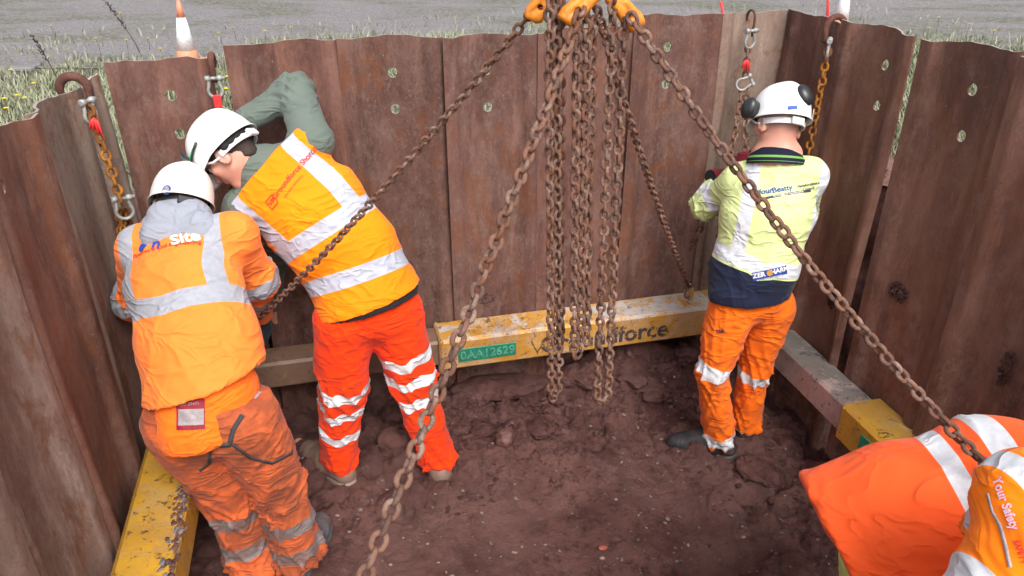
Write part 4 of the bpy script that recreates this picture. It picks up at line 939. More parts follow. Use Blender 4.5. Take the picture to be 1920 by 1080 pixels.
def trousers(f, mat, waist, rad, seat, fields=None, amp=.007, seed=2, h=.0078, cuffcut=.03, kn=.45, waistcut=None, name='trousers'):
    """rad: (thigh, knee, calf, cuff)"""
    L_ = [f.hipL, f.knL, f.anL]; R_ = [f.hipR, f.knR, f.anR]; allp = L_+R_+[waist]; lo = Vector([min(p[i] for p in allp)-.24 for i in range(3)]); hi = Vector([max(p[i] for p in allp)+.24 for i in range(3)]); vx = Vox(lo, hi, h)
    vx.cone(f.pel, waist, seat[0], seat[2], .05, f.hp, f.hp, seat[1], seat[3])
    for P_ in (L_, R_):
        hip, k, a = P_; mid = k+(a-k)*.45; d = (a-k).normalized(); e = a+d*.05
        vx.cone(hip, k, rad[0], rad[1], .035); vx.cone(k, mid, rad[1], rad[2], .02); vx.cone(mid, e, rad[2], rad[3], .02); vx.cut(e-d*cuffcut, d, e, .12)
    vx.cut(*(waistcut or (waist, (waist-f.pel).normalized())))
    V, Q = vx.mesh(); V = relax(V, Q, 2, .5); N = vnormals(V, Q); dl, Ll, Rl = poly(V, L_); dr, Lr, Rr = poly(V, R_); isL = dl < dr
    tl = (L_[1]-L_[0]).length; bl = tl+(L_[2]-L_[1]).length; a1 = folds(V, L_, amp, 10, seed, joints=(tl, bl), base=.4); a2 = folds(V, R_, amp, 10, seed+3, joints=((R_[1]-R_[0]).length, bl), base=.4)
    A = fields(V, np.where(isL, Ll, -1), np.where(isL, -1, Lr), isL) if fields else {}
    for kk in ('band', 'trim'): A.setdefault(kk, np.full(len(V), -1.0))
    return obj(name, V+N*np.where(isL, a1, a2)[:, None], Q, mat, f.root, attrs=A)
def boots(f, mat, z0=None):
    for s in 'LR':
        a = getattr(f, 'an'+s).copy(); t = getattr(f, 'toe'+s).copy(); g = min(t.z-.02, a.z-.07) if z0 is None else z0[s]; dr = t-a; dr.z = 0; dr.normalize(); gz = g
        b = Vector((a.x, a.y, gz)); bs = getattr(f, 'bs', 1.15); q = lambda x, z, y=0: b+dr*x*bs+Vector((0, 0, z))+dr.cross(Vector((0, 0, 1)))*y
        vx = Vox(b-Vector((.3, .3, .03)), b+Vector((.3, .3, .3)), .005); vx.cone(q(-.005, .20), q(-.01, .085), .047, .045, .02); vx.cone(q(-.035, .055), q(.06, .06), .042*bs, .048*bs, .03); vx.cone(q(.06, .065), q(.135, .048), .048*bs, .046*bs, .03); vx.cone(q(.135, .048), q(.175, .044), .045*bs, .040*bs, .02)
        vx.cone(q(.02, .13), q(.09, .085), .046, .042, .03); vx.cut(q(0, .03), (0, 0, -1)); vx.cut(q(0, .19), (0, 0, 1))
        sx = Vox(b-Vector((.3, .3, .03)), b+Vector((.3, .3, .3)), .005)
        for A_, B_, r1, r2 in ((-.042, .05, .042, .040), (.05, .14, .040, .049), (.14, .172, .049, .043)): sx.cone(q(A_, .018), q(B_, .018), r1*bs*1.03, r2*bs*1.03, .01)
        sx.cut(q(0, .036), (0, 0, 1)); sx.cut(q(0, 0), (0, 0, -1)); sx.box(q(.03, .0), [dr, dr.cross(Vector((0, 0, 1))), Vector((0, 0, 1))], (.022, .08, .010), .002, .0, 'sub')
        V, Q = vx.mesh(); V = relax(V, Q, 1); N = vnormals(V, Q); V = V+N*(folds(V, [q(.0, .2), q(.02, .07), q(.15, .05)], .0025, 22, 5, base=.6))[:, None]
        bo = obj('boot', V, Q, mat, f.root, attrs={'sole': np.full(len(V), -1.0)}); V, Q = sx.mesh(); V = relax(V, Q, 1, .3); obj('sole', V, Q, mat, bo, attrs={'sole': np.full(len(V), 1.0)})
def glove(f, s, mat):
    hd = getattr(f, 'hand'+s); w = getattr(f, 'wr'+s); vx = Vox(w-Vector((.22,)*3), w+Vector((.22,)*3), .0045); hand_into(vx, w, hd[0], hd[1], hd[2], hd[3], infl=.0035); d = Vector(hd[0]).normalized(); vx.cone(w-d*.055, w, .034, .031, .01); vx.cut(w-d*.05, -d)
    V, Q = vx.mesh(); V = relax(V, Q, 1, .4); pn = np.array(perp(hd[1], d)); N = vnormals(V, Q)
    return obj('glove', V, Q, mat, f.root, attrs={'trim': (N@pn)*.02+.006, 'band': np.full(len(V), -1.0)})
def helmet(f, mat, label=None, lift=.028, sc=1.0, peak=.045, harness='strap_white', tilt=0.0):
    U, F, Rt = f.U, f.F, f.Rt; c = f.head+U*lift-F*.004; rt = empty('hard_hat', c, None, None); rt.parent = f.root; rt.location = c-wloc(f.root)
    q = lambda x, y, z: c+(Rt*x+F*y+U*z)*sc; na, ne = 56, 18; V = []; Fc = []
    def ring(th):
        for j in range(ne+1):
            e = math.pi/2*j/ne
            for i in range(na):
                a = 2*math.pi*i/na; ce = math.cos(e)**.82; se = math.sin(e)**.95; x = (.106-th)*math.sin(a)*ce; y = (.131-th)*math.cos(a)*ce; z = (.122-th)*se
                rz = .006*math.exp(-(x/.022)**2)*(1 if y < .11 else .5)*min(1, se*2.2); z += rz*(se) ; drop = -.018*(1-se)**3-.010*(1-se)**3*max(0, -math.cos(a)); V.append(q(x, y, z+drop))
    # brim rows then dome
    def brim(th):
        for k, (ex, dz) in enumerate(((1.0, -.010), (.75, -.006), (.4, -.002))):
            for i in range(na):
                a = 2*math.pi*i/na; pk = max(0, math.cos(a))**2.2; w = .006+peak*pk; x = (.106+w*ex*(1 if pk < .01 else .55)-th*.3)*math.sin(a); y = (.131+w*ex-th*.3)*math.cos(a); back = -.010*max(0, -math.cos(a))
                V.append(q(x, y, -.018+back+dz*(1+1.6*pk)-th*.6))
    brim(0); ring(0); n = 3+ne+1; off = len(V); brim(.004); ring(.004)
    for r in range(n-1):
        for i in range(na):
            j = (i+1) % na; Fc.append((r*na+i, r*na+j, (r+1)*na+j, (r+1)*na+i)); Fc.append((off+r*na+j, off+r*na+i, off+(r+1)*na+i, off+(r+1)*na+j))
    for i in range(na): j = (i+1) % na; Fc.append((j, i, off+i, off+j))
    sh = obj('shell', V, Fc, mat, rt); 
    import bmesh
    bm = bmesh.new(); bm.from_mesh(sh.data); bmesh.ops.remove_doubles(bm, verts=bm.verts, dist=.0004); bmesh.ops.recalc_face_normals(bm, faces=bm.faces); bm.to_mesh(sh.data); bm.free()
    def arc(z0, z1, rx, ry, a0, a1, th, name, m, tiltb=0):
        V = []; n = 28
        for t in (0, th):
            for zz in (z0, z1):
                for i in range(n+1): a = R(a0+(a1-a0)*i/n); V.append(q((rx+t)*math.sin(a), (ry+t)*math.cos(a), zz+tiltb*max(0, -math.cos(a))))
        N = n+1; f = []
        for i in range(n): f += [(i, N+i, N+i+1, i+1), (2*N+i, 2*N+i+1, 3*N+i+1, 3*N+i), (N+i, 3*N+i, 3*N+i+1, N+i+1), (i, i+1, 2*N+i+1, 2*N+i)]
        f += [(0, 2*N, 3*N, N), (n, N+n, 3*N+n, 2*N+n)]; return obj(name, V, f, m, rt, False)
    h_ = arc(-.055, -.032, .083, .107, 95, 265, .004, 'harness', M[harness], -.012)
    arc(-.014, .0, .088, .108, 0, 360, .006, 'liner_band', M['foam'])
    for s in (-1, 1):
        mb = MB(); mb.tube([q(s*.094, .055, -.018), q(s*.089, .03, -.04), q(s*.088, .0, -.050)], .0045, 6); mb.obj('harness_arm', M[harness], rt)
    mb = MB(); mb.box(q(0, -.116, -.056), [Rt, F, U], (.052*sc, .014, .030), .003); mb.obj('ratchet', M[harness], h_, False)
    return rt, q
def hair(f, mat):
    U, F, Rt = f.U, f.F, f.Rt; c = f.head; vx = Vox(c-Vector((.16,)*3), c+Vector((.16,)*3), .006); vx.ell(c+U*.028-F*.012, [Rt, F, U], (.083, .101, .096), .01); vx.cone(c-F*.05-U*.03, c-F*.05-U*.06, .045, .04, .02)
    vx.cut(c+F*.055, F); vx.cut(c+F*.0-U*.035, (F*.8-U)); V, Q = vx.mesh(); N = vnormals(V, Q); obj('hair', V+N*(noise(V*90, 3)*.002)[:, None], Q, mat, f.root)
def bvh(o):
    b = np.array(wloc(o)); return BVHTree.FromPolygons([tuple(np.array(v.co)+b) for v in o.data.vertices], [tuple(p.vertices) for p in o.data.polygons])
def wrap(name, V2, F, c, rt, up, tree, mat, parent, lift=.0025):
    rt = Vector(rt).normalized(); up = perp(up, rt); n = rt.cross(up); out = []
    for x, y in V2:
        o = Vector(c)+rt*x+up*y; h = tree.ray_cast(o+n*.12, -n, .35)[0]; out.append((h if h else o)+n*lift)
    return obj(name, out, F, mat, parent, False)
def onto(tree, q, fb=None):
    h = tree.ray_cast(Vector((0, 0, CH)), ray(*q).normalized(), 9); return h if h[0] else (fb, -IF, 0, 0)
def wtext(name, s, size, q, rt2, tree, mat, parent, bold=.0, lift=.0025, sx=1.0, spacing=1.0):
    if onto(tree, q)[0] is None or onto(tree, rt2)[0] is None: print('MISS', s, q); return None
    """lettering on a garment: centre at photo position q, baseline running towards rt2 on the surface"""
    o = Vector((0, 0, CH)); c, nn, _, _ = tree.ray_cast(o, ray(*q).normalized(), 9); c2 = tree.ray_cast(o, ray(*rt2).normalized(), 9)[0]; nn = -IF*.5+nn*.5 if nn.dot(IF) < 0 else -IF; rt = (c2-c).normalized(); n = perp(nn, rt); up = n.cross(rt)
    V, F = text_mesh(s, size, bold, 0, spacing); return wrap(name, [(x*sx, y) for x, y, z in V], F, c, rt, up, tree, mat, parent, lift)
def wpatch(name, q, rt2, w, h, tree, mat, parent, lift=.0015, n=8):
    if onto(tree, q)[0] is None or onto(tree, rt2)[0] is None: print('MISS', name, q); return None
    o = Vector((0, 0, CH)); c, nn, _, _ = tree.ray_cast(o, ray(*q).normalized(), 9); c2 = tree.ray_cast(o, ray(*rt2).normalized(), 9)[0]; rt = (c2-c).normalized(); nx = perp(-IF*.5+nn*.5 if nn.dot(IF) < 0 else -IF, rt); up = nx.cross(rt)
    V = [(w*(i/n-.5), h*(j/n-.5)) for j in range(n+1) for i in range(n+1)]; F = [(j*(n+1)+i, j*(n+1)+i+1, (j+1)*(n+1)+i+1, (j+1)*(n+1)+i) for j in range(n) for i in range(n)]; return wrap(name, V, F, c, rt, up, tree, mat, parent, lift)
def wribbon(name, pxs, width, tree, mat, parent, lift=.004, th=.003):
    pts = []; nr = []; o = Vector((0, 0, CH)); dense = []
    for a, b in zip(pxs, pxs[1:]):
        for k in range(6): dense.append((a[0]+(b[0]-a[0])*k/6, a[1]+(b[1]-a[1])*k/6))
    dense.append(pxs[-1])
    for q in dense:
        h, n, _, _ = tree.ray_cast(o, ray(*q).normalized(), 9)
        if h: n = n if n.dot(IF) < 0 else -n; pts.append(h+n*lift); nr.append(n)
    V = []; F = []
    for i, p in enumerate(pts):
        t = (pts[min(i+1, len(pts)-1)]-pts[max(i-1, 0)]).normalized(); sdv = t.cross(nr[i]).normalized()*width/2; V += [p-sdv, p+sdv, p+sdv-nr[i]*th, p-sdv-nr[i]*th]
    for i in range(len(pts)-1):
        a = i*4
        for k in range(4): F.append((a+k, a+(k+1) % 4, a+4+(k+1) % 4, a+4+k))
    return obj(name, V, F, mat, parent, True)
# ------------------------------------------------------------------ person: lime shirt, right
f3 = Fig('man in lime and navy shirt with ear defenders on his helmet, facing the right corner',
    pel=P(1412, 555, 2.80), wai=P(1420, 490, 2.80), che=P(1442, 390, 2.84), nkb=P(1455, 292, 2.88), head=P(1461, 228, 2.93),
    F=D(-.28, -.3, .88), U=D(.10, .97, .08), shL=P(1388, 342, 2.94), shR=P(1514, 332, 2.86), elL=P(1322, 385, 3.09), elR=P(1498, 400, 3.10), wrL=P(1346, 330, 3.13), wrR=P(1425, 305, 3.22),
    hipL=P(1374, 575, 2.77), hipR=P(1448, 575, 2.82), knL=P(1336, 695, 2.74), knR=P(1414, 690, 2.86), anL=PZ(1348, 826, .10), anR=PZ(1396, 800, .10), toeL=PZ(1262, 836, .03), toeR=PZ(1345, 790, .03), bs=1.1,
    handL=(D(.75, .15, .5), D(.3, -.5, .75), D(-.1, .9, .3), 1.0), handR=(D(-.75, .25, .4), D(.2, -.4, .8), D(.3, .9, .2), 1.0))
build_body(f3)
mC3 = cloth('lime and navy work shirt', (.62, .71, .31), (.012, .016, .038), (.66, .68, .72), .12, (.35, .35, .12), zig=True)
L3 = [P(1405, 548, 2.78), P(1415, 500, 2.80), P(1438, 400, 2.84), P(1450, 330, 2.87)]; T3 = lp(L3, (1420, 487)); 
def fld3(V, L, lat, back, arm):
    scal = T3+.028*np.cos(lat*16)*0-.10*lat-.35*np.maximum(0, .05-np.abs(lat-.03))+.012
    trim = scal-.040-L
    band = np.maximum.reduce([bd(L, scal+.0, .062)-np.maximum(0, 0), np.minimum(bd(np.abs(lat-.06), .138, .055), L-scal)])
    for s in 'LR':
        m = arm[s] > .10; al = arm[s]; el = (getattr(f3, 'el'+s)-getattr(f3, 'sh'+s)).length; fl = (getattr(f3, 'wr'+s)-getattr(f3, 'el'+s)).length
        trim = np.where(m, al-(el+fl-.028), trim); band = np.where(m, np.maximum(bd(al, el*.62, .055), bd(al, el+fl*.42, .05)), band)
    return {'band': band, 'trim': trim}
hx = (L3[0]+Vector((0, 0, -.02)), D(.06, -1, .36))
shirt = top(f3, 'shirt', mC3, [(L3[0], f3.hp, .178, .135), (L3[1], f3.sh, .172, .13), (L3[2], f3.sh, .178, .135), (L3[3], f3.sh, .13, .10)], [(f3.shL, f3.shR, .068, .068)],
    {'L': [(f3.shL, .078), (f3.elL, .058), (f3.wrL, .040)], 'R': [(f3.shR, .078), (f3.elR, .066), (f3.wrR, .042)]}, fld3, hem=hx, amp=.007, seed=3)
mc = Mat('navy collar with lime lines', .8, .1); az = mc.attr('trim', None, None); mc.set('Base Color', mc.mix(mc.math('GREATER_THAN', mc.math('PINGPONG', az, .009), .0079), (.012, .014, .03), (.15, .32, .07)))
def collar(f, mat, c, ax, r0, r1, h, name='collar', dep=.9, open_=0.0):
    ax = Vector(ax).normalized(); rt = perp(f.sh, ax); bk = rt.cross(ax); V = []; n = 40; A = []
    rows = [(r0, 0, 0), (r0*.97+r1*.03, h*.35, .3), (r1, h, 1), (r1-.006, h, 1), (r1-.008, h*.3, 1), (r0-.01, 0, 1)]
    for r, z, a_ in rows:
        for i in range(n): a = 2*math.pi*i/n; V.append(c+rt*math.cos(a)*r+bk*math.sin(a)*r*dep+ax*(z-.012*max(0, -math.sin(a)))); A.append(min(a_, .36)*.09)
    F = [(k*n+i, k*n+(i+1) % n, (k+1)*n+(i+1) % n, (k+1)*n+i) for k in range(len(rows)-1) for i in range(n)]; return obj(name, V, F, mat, f.root, attrs={'trim': A, 'band': [-1.0]*len(A)})
collar(f3, mc.m, f3.nkb-(f3.head-f3.nkb).normalized()*.035, f3.head-f3.nkb, .112, .082, .062)
mT3 = cloth('orange work trousers', (.93, .165, .008), band=(.66, .67, .70), dirt=.22)
kb = [(lp([f3.hipL, f3.knL, f3.anL], (1332, 688)), lp([f3.hipL, f3.knL, f3.anL], (1334, 812))), (lp([f3.hipR, f3.knR, f3.anR], (1408, 682)), lp([f3.hipR, f3.knR, f3.anR], (1396, 793)))]
def fT3(V, Ll, Lr, isL):
    tl = (V[:, 0]-np.array(f3.knL)[0])*.18; b = np.where(isL, np.maximum(bd(Ll, kb[0][0]+tl, .052), bd(Ll, kb[0][1]+tl, .052)), np.maximum(bd(Lr, kb[1][0]+tl, .052), bd(Lr, kb[1][1]+tl, .052))); return {'band': b}
tr3 = trousers(f3, mT3, P(1412, 528, 2.80), (.100, .073, .068, .066), (.152, .118, .150, .115), fT3, .012, 4, cuffcut=.055)
boots(f3, M['boot_black'])
mG3 = cloth('red and black work glove', (.16, .012, .018), (.012, .012, .014)); glove(f3, 'L', mG3); glove(f3, 'R', mG3)
hh3, q3 = helmet(f3, M['shell'], lift=.026, peak=.03)
def muff(c, n, name='ear_defender'):
    n = Vector(n).normalized(); vx = Vox(c-Vector((.08,)*3), c+Vector((.08,)*3), .004); up = perp((0, 0, 1), n); sd_ = n.cross(up); vx.ell(c+n*.010, [n, up, sd_], (.026, .044, .034), .004); vx.cone(c-n*.012, c-n*.006, .036, .036, .004, side=up, da=.03, db=.03); V, Q = vx.mesh(); o = obj(name, V, Q, M['black'], hh3)
    return o
mc1 = P(1505, 181, 2.885); m1 = muff(mc1, mc1-q3(0, 0, .02)); m2 = muff(q3(-.128, .01, .004), q3(-.2, -.02, .0)-q3(-.1, 0, 0))
for m_, a, b, c in ((m1, q3(.108, .0, -.02), q3(.14, -.01, .0), q3(.13, -.03, .04)), (m2, q3(-.104, .0, .03), q3(-.14, .02, .04), q3(-.13, .01, .01))):
    mb = MB(); mb.tube([a, b, c], .0022, 6); mb.obj('wire_arm', M['galv'], m_)
tb = bvh([o for o in hh3.children if o.name.startswith('shell')][0]); wpatch('sticker', (1483, 202), (1495, 201), .048, .015, tb, M['blue'], hh3, .001); wpatch('sticker', (1473, 204), (1480, 203), .014, .013, tb, M['white_print'], hh3, .0016)
ts = bvh(shirt)
wtext('lettering', 'Beatty', .030, (1467, 354), (1480, 352), ts, M['blue'], shirt, .0006); wtext('lettering', 'Balfour', .030, (1427, 360), (1440, 358), ts, M['blue'], shirt, .0006)
wtext('lettering', 'Herefordshire\nCouncil', .016, (1515, 350), (1524, 348.5), ts, M['dark_print'], shirt, .0003)
bar = wpatch('printed_bar', (1483, 362.5), (1500, 360), .185, .010, ts, M['dark_print'], shirt); wtext('lettering', 'Working for Herefordshire', .011, (1480, 363), (1500, 360), ts, M['white_print'], shirt, .0001, .0035)
wpatch('badge', (1445, 513), (1465, 508), .135, .036, ts, M['blue'], shirt, .002); wtext('lettering', 'ZER   HARM', .026, (1446, 511), (1465, 506), ts, M['white_print'], shirt, .001, .004); wtext('lettering', 'MAKE SAFETY PERSONAL', .009, (1444, 521), (1463, 516), ts, M['white_print'], shirt, .0001, .004)
def disc(name, q, r, tree, mat, parent, lift=.004):
    o = Vector((0, 0, CH)); c, nn, _, _ = tree.ray_cast(o, ray(*q).normalized(), 9); V = [(math.cos(2*math.pi*i/16)*r, math.sin(2*math.pi*i/16)*r) for i in range(16)]; rt = perp((1, 0, 0), nn); return wrap(name, V, [tuple(range(16))], c, rt, IU, tree, mat, parent, lift)
disc('badge_globe', (1443, 512), .012, ts, plain('gold print', (.45, .22, .03), .6), shirt, .005)
tt = bvh(tr3); wtext('marking', 'LLR', .022, (1352, 620), (1362, 619), tt, M['dark_print'], tr3, .0010, .005); wpatch('label', (1452, 567), (1458, 566), .008, .022, tt, M['dark_print'], tr3)
# ------------------------------------------------------------------ person: orange vest over green top, red trousers
f2 = Fig('man in yellow orange vest and red orange trousers bending left with one elbow raised',
    pel=P(694, 575, 2.60), wai=P(652, 500, 2.64), che=P(578, 395, 2.70), nkb=P(498, 322, 2.72), head=P(429, 287, 2.70),
    F=D(-.62, -.70, .30), U=D(-.72, .62, .0), shL=P(458, 392, 2.68), shR=P(586, 266, 2.78), elL=P(510, 470, 2.86), elR=P(553, 172, 2.98), wrL=P(505, 575, 3.0), wrR=P(452, 232, 2.90),
    hipL=P(648, 600, 2.57), hipR=P(736, 580, 2.63), knL=P(640, 735, 2.60), knR=P(772, 708, 2.66), anL=PZ(634, 868, .10), anR=PZ(822, 862, .10), toeL=PZ(562, 838, .03), toeR=PZ(806, 838, .03), bs=1.25,
    handL=(D(-.1, -.8, .5), D(.2, .1, .9), D(-.9, 0, .1), .9), handR=(D(-.8, -.3, .35), D(-.2, -.6, .5), D(-.3, .8, .4), 1.0), stubble=True)
build_body(f2)
L2 = [P(694, 562, 2.60), P(655, 480, 2.65), P(585, 395, 2.70), P(500, 325, 2.72)]
mV2 = cloth('yellow orange safety vest', (1.0, .235, .003), (.04, .016, .02), (.44, .45, .53), .05)
b1, b2 = lp(L2, (612, 430)), lp(L2, (652, 482)); hemn = (L2[0]-L2[1]).normalized(); hemn = (hemn+D(.1, -.55, 0)*.5+IF*.34).normalized()
def fV2(V, L, lat, back, arm):
    band = np.maximum.reduce([bd(L+lat*.10, b1, .066), bd(L+lat*.10, b2-.066+.0, .066), np.minimum(bd(np.abs(lat), .152, .062), L+lat*.10-b1)])
    hd = (V-np.array(L2[0]))@np.array(hemn); return {'band': band, 'trim': hd+.005}
top2k = dict(amp=.007, seed=13)
mS2 = cloth('grey green sweatshirt', (.115, .140, .118), (.02, .018, .02), (.1, .1, .1), .1)
def fS2(V, L, lat, back, arm): return {'trim': .05-L}
sw = top(f2, 'sweatshirt', mS2, [(L2[0]+hemn*.02, f2.hp, .205, .160), (L2[1], f2.sh, .170, .13), (L2[2], f2.sh, .175, .13), (f2.nkb, f2.sh, .11, .09)], [(f2.shL, f2.shR, .070, .070), (f2.nkb, f2.nkb+(f2.head-f2.nkb)*.38, .078, .074)],
    {'L': [(f2.shL, .082), (f2.elL, .070), (f2.wrL, .045)], 'R': [(f2.shR, .082), (f2.elR, .068), (f2.wrR, .047)]}, fS2, hem=(L2[0]+hemn*.016, (hemn-Vector((.07, 0, 0))).normalized()), amp=.008, seed=11, fr=12)
armc = [(f2.shL, .115, D(-.9, -.3, .1)), (f2.shR, .115, D(.2, 1, .2))]
def armholes(vx):
    pass
vest2 = top(f2, 'safety_vest', mV2, [(L2[0]+hemn*.0, f2.hp, .216, .168), (L2[1], f2.sh, .198, .150), (L2[2], f2.sh, .205, .148), (L2[3], f2.sh, .150, .105)], [(f2.shL*.93+f2.shR*.07, f2.shR*.93+f2.shL*.07, .088, .088)], None, fV2, hem=(L2[0], hemn), amp=.008, seed=13,
    cuts=[(f2.shL-f2.sh*.045, -f2.sh, f2.shL, .2), (f2.shR+f2.sh*.045, f2.sh, f2.shR, .2), (f2.nkb+(f2.nkb-L2[2]).normalized()*.015, f2.nkb-L2[2])])
mT2 = cloth('red orange safety trousers', (.97, .050, .003), band=(.74, .75, .78), dirt=.03)
LL, LR = [f2.hipL, f2.knL, f2.anL], [f2.hipR, f2.knR, f2.anR]; bl = [lp(LL, (638, y)) for y in (716, 757, 801)]; br = [lp(LR, q) for q in ((757, 660), (772, 694), (786, 740))]
def fT2(V, Ll, Lr, isL):
    xl = V[:, 0]-f2.knL.x; wv = .012*np.sin(V[:, 0]*60); return {'band': np.where(isL, np.maximum.reduce([bd(Ll+wv+np.abs(xl)*.25-.02, q, .050) for q in bl]), np.maximum.reduce([bd(Lr+wv, q, .050) for q in br]))}
tr2 = trousers(f2, mT2, P(686, 548, 2.60), (.122, .098, .086, .070), (.185, .140, .19, .15), fT2, .012, 21, cuffcut=.045)
boots(f2, M['boot_tan']); hair(f2, M['hair'])
hh2, q2 = helmet(f2, M['shell'], lift=.030, peak=.045, sc=1.05)
mb = MB(); mb.tube([q2(-.110*math.sin(R(a)), .136*math.cos(R(a)), .038-.02*math.cos(R(a))) for a in range(-20, 100, 12)], .005, 6); mb.obj('goggle_strap', M['black'], hh2)
mb = MB(); mb.tube([q2(-.113*math.sin(R(a)), .139*math.cos(R(a)), .041-.02*math.cos(R(a))) for a in range(5, 80, 12)], .0022, 6); mb.obj('green_strip', M['green_strip'], hh2)
mb = MB(); gv = []; n = 16
for j, (z, rr) in enumerate(((.032, .012), (.055, .017), (.075, .010), (.078, .004), (.03, .002))):
    for i in range(n+1): a = R(-55+110*i/n); gv.append(q2(-(.104+rr)*math.sin(a), (.130+rr)*math.cos(a), z))
mb.add(gv, [(j*(n+1)+i, j*(n+1)+i+1, ((j+1) % 5)*(n+1)+i+1, ((j+1) % 5)*(n+1)+i) for j in range(5) for i in range(n)]); mb.obj('goggles', M['goggle'], hh2)
vx = Vox(f2.head-Vector((.2,)*3), f2.head+Vector((.2,)*3), .006)   # knitted neck warmer bunched behind the harness
for k in range(9): a = R(115+130*k/8); p = f2.head+f2.Rt*math.sin(a)*.088+f2.F*math.cos(a)*.108+f2.U*(.012); vx.cone(p, p-f2.U*.02, .018, .018, .006)
V, Q = vx.mesh(); obj('headband', V, Q, M['foam'], f2.root)
tv = bvh(vest2); wtext('lettering', 'Groundforce Shorco', .029, (552, 323), (560, 314), tv, M['red_print'], vest2, .0004, .004); wtext('lettering', 'Specialist Solutions', .014, (550, 349), (560, 337), tv, M['red_print'], vest2, 0, .004)
for dx, dy, ww, hh in ((0, 0, .05, .003), ): pass
def frame(q, r2, s, tree, mat, parent):
    o = Vector((0, 0, CH)); c, nn, _, _ = tree.ray_cast(o, ray(*q).normalized(), 9); c2 = tree.ray_cast(o, ray(*r2).normalized(), 9)[0]; rt = (c2-c).normalized(); nx = perp(-IF*.5+nn*.5, rt); up = nx.cross(rt); V = []; h = s/2
    for k in (h, h-.0035):
        V += [(-k, -k), (0, -k), (k, -k), (k, 0), (k, k), (0, k), (-k, k), (-k, 0)]
    return wrap('logo_frame', V, [(i, (i+1) % 8, 8+(i+1) % 8, 8+i) for i in range(8)], c, rt, up, tree, mat, parent, .004)
frame((511, 379), (519, 370), .042, tv, M['red_print'], vest2); wtext('logo', 'VP', .026, (511, 379), (519, 370), tv, M['red_print'], vest2, .0008, .004)
# ------------------------------------------------------------------ person: hooded worker in worn orange, left front
f1 = Fig('man bending at lower left with grey hood and dirty orange trousers, helmet low',
    pel=P(392, 775, 2.02), wai=P(378, 660, 2.12), che=P(352, 520, 2.30), nkb=P(345, 428, 2.40), head=P(340, 386, 2.50),
    F=D(-.50, -.35, .78), U=D(-.02, .95, .30), shL=P(268, 468, 2.36), shR=P(436, 445, 2.40), elL=P(258, 560, 2.52), elR=P(474, 520, 2.52), wrL=P(300, 640, 2.70), wrR=P(490, 592, 2.70),
    hipL=P(342, 795, 2.00), hipR=P(455, 785, 2.00), knL=P(432, 935, 2.10), knR=P(528, 915, 2.10), anL=PZ(472, 1050, .09), anR=PZ(560, 1040, .10), toeL=PZ(480, 985, .03), toeR=PZ(606, 980, .03), bs=1.2,
    handL=(D(.3, -.7, .6), D(.5, .2, .6), D(.2, 0, .9), .8), handR=(D(.05, -.85, .4), D(-.8, -.1, .5), D(-.1, .1, -.9), .5))
build_body(f1)
L1 = [P(392, 742, 2.02), P(372, 640, 2.13), P(345, 530, 2.28), P(342, 455, 2.38)]
mV1 = cloth('bright orange sweatshirt', (1.0, .215, .034), (.5, .1, .02), (.33, .34, .385), .10, (.5, .13, .03))
B1 = lp(L1, (352, 583))
def fV1(V, L, lat, back, arm):
    band = np.maximum(bd(L-.9*np.clip(-lat-.03, 0, .2)**1.5*1.2+.02*lat, B1, .070), np.minimum(bd(np.abs(lat+.012), .145, .055), L-B1))
    for s in 'LR':
        m = arm[s] > .09; el = (getattr(f1, 'el'+s)-getattr(f1, 'sh'+s)).length; band = np.where(m, np.maximum(bd(arm[s], el*.95, .055), bd(arm[s], el+.16, .05)), band)
    return {'band': band}
h1 = (P(392, 716, 2.02), D(.33, -1, .30))
sw1 = top(f1, 'sweatshirt', mV1, [(L1[0]+D(.1, -1, 0)*.02, f1.hp, .212, .178), (L1[1], f1.sh, .192, .155), (L1[2], f1.sh, .182, .142), (L1[3], f1.sh, .135, .10)], [(f1.shL, f1.shR, .078, .078)],
    {'L': [(f1.shL, .085), (f1.elL, .070), (f1.wrL, .048)], 'R': [(f1.shR, .085), (f1.elR, .070), (f1.wrR, .050)]}, fV1, hem=h1, amp=.0085, seed=31, fr=7)
mH = cloth('grey marl hood', (.27, .285, .335), dirt=.05); mH2 = mH
vx = Vox(f1.nkb-Vector((.25,)*3), f1.nkb+Vector((.25,)*3), .007)
hc = P(335, 425, 2.36); vx.cone(P(292, 442, 2.33), P(378, 430, 2.36), .060, .055, .03); vx.cone(P(310, 420, 2.38), P(365, 412, 2.40), .062, .058, .03); vx.cone(P(322, 405, 2.42), P(352, 402, 2.44), .058, .055, .03); vx.cone(P(280, 432, 2.42), P(300, 410, 2.46), .03, .035, .03)
V, Q = vx.mesh(); V = relax(V, Q, 2); N = vnormals(V, Q); rd = (V-np.array(f1.head)); q_ = np.stack([np.linalg.norm(rd, axis=1)*16, V[:, 0]*2.5, V[:, 1]*2], 1); obj('hood', V+N*((np.abs(noise(q_, 5))**.6-.4)*.020+(np.abs(noise(V*14, 8))**.6-.4)*.012-np.exp(-((V[:, 0]-hc.x)/.006)**2)*.004)[:, None], Q, mH, f1.root, attrs={'band': np.full(len(V), -1.), 'trim': np.full(len(V), -1.)})
mT1 = cloth('worn dirty orange trousers', (.66, .125, .033), band=(.22, .20, .20), dirt=1.1, dirtc=(.15, .052, .030))
LL1, LR1 = [f1.hipL, f1.knL, f1.anL], [f1.hipR, f1.knR, f1.anR]; b1l = [lp(LL1, (440, 955)), lp(LL1, (468, 1010))]; b1r = [lp(LR1, (538, 972)), lp(LR1, (548, 1022))]
def fT1(V, Ll, Lr, isL):
    return {'band': np.where(isL, np.maximum.reduce([bd(Ll, q, .056) for q in b1l]), np.maximum.reduce([bd(Lr, q, .056) for q in b1r]))}
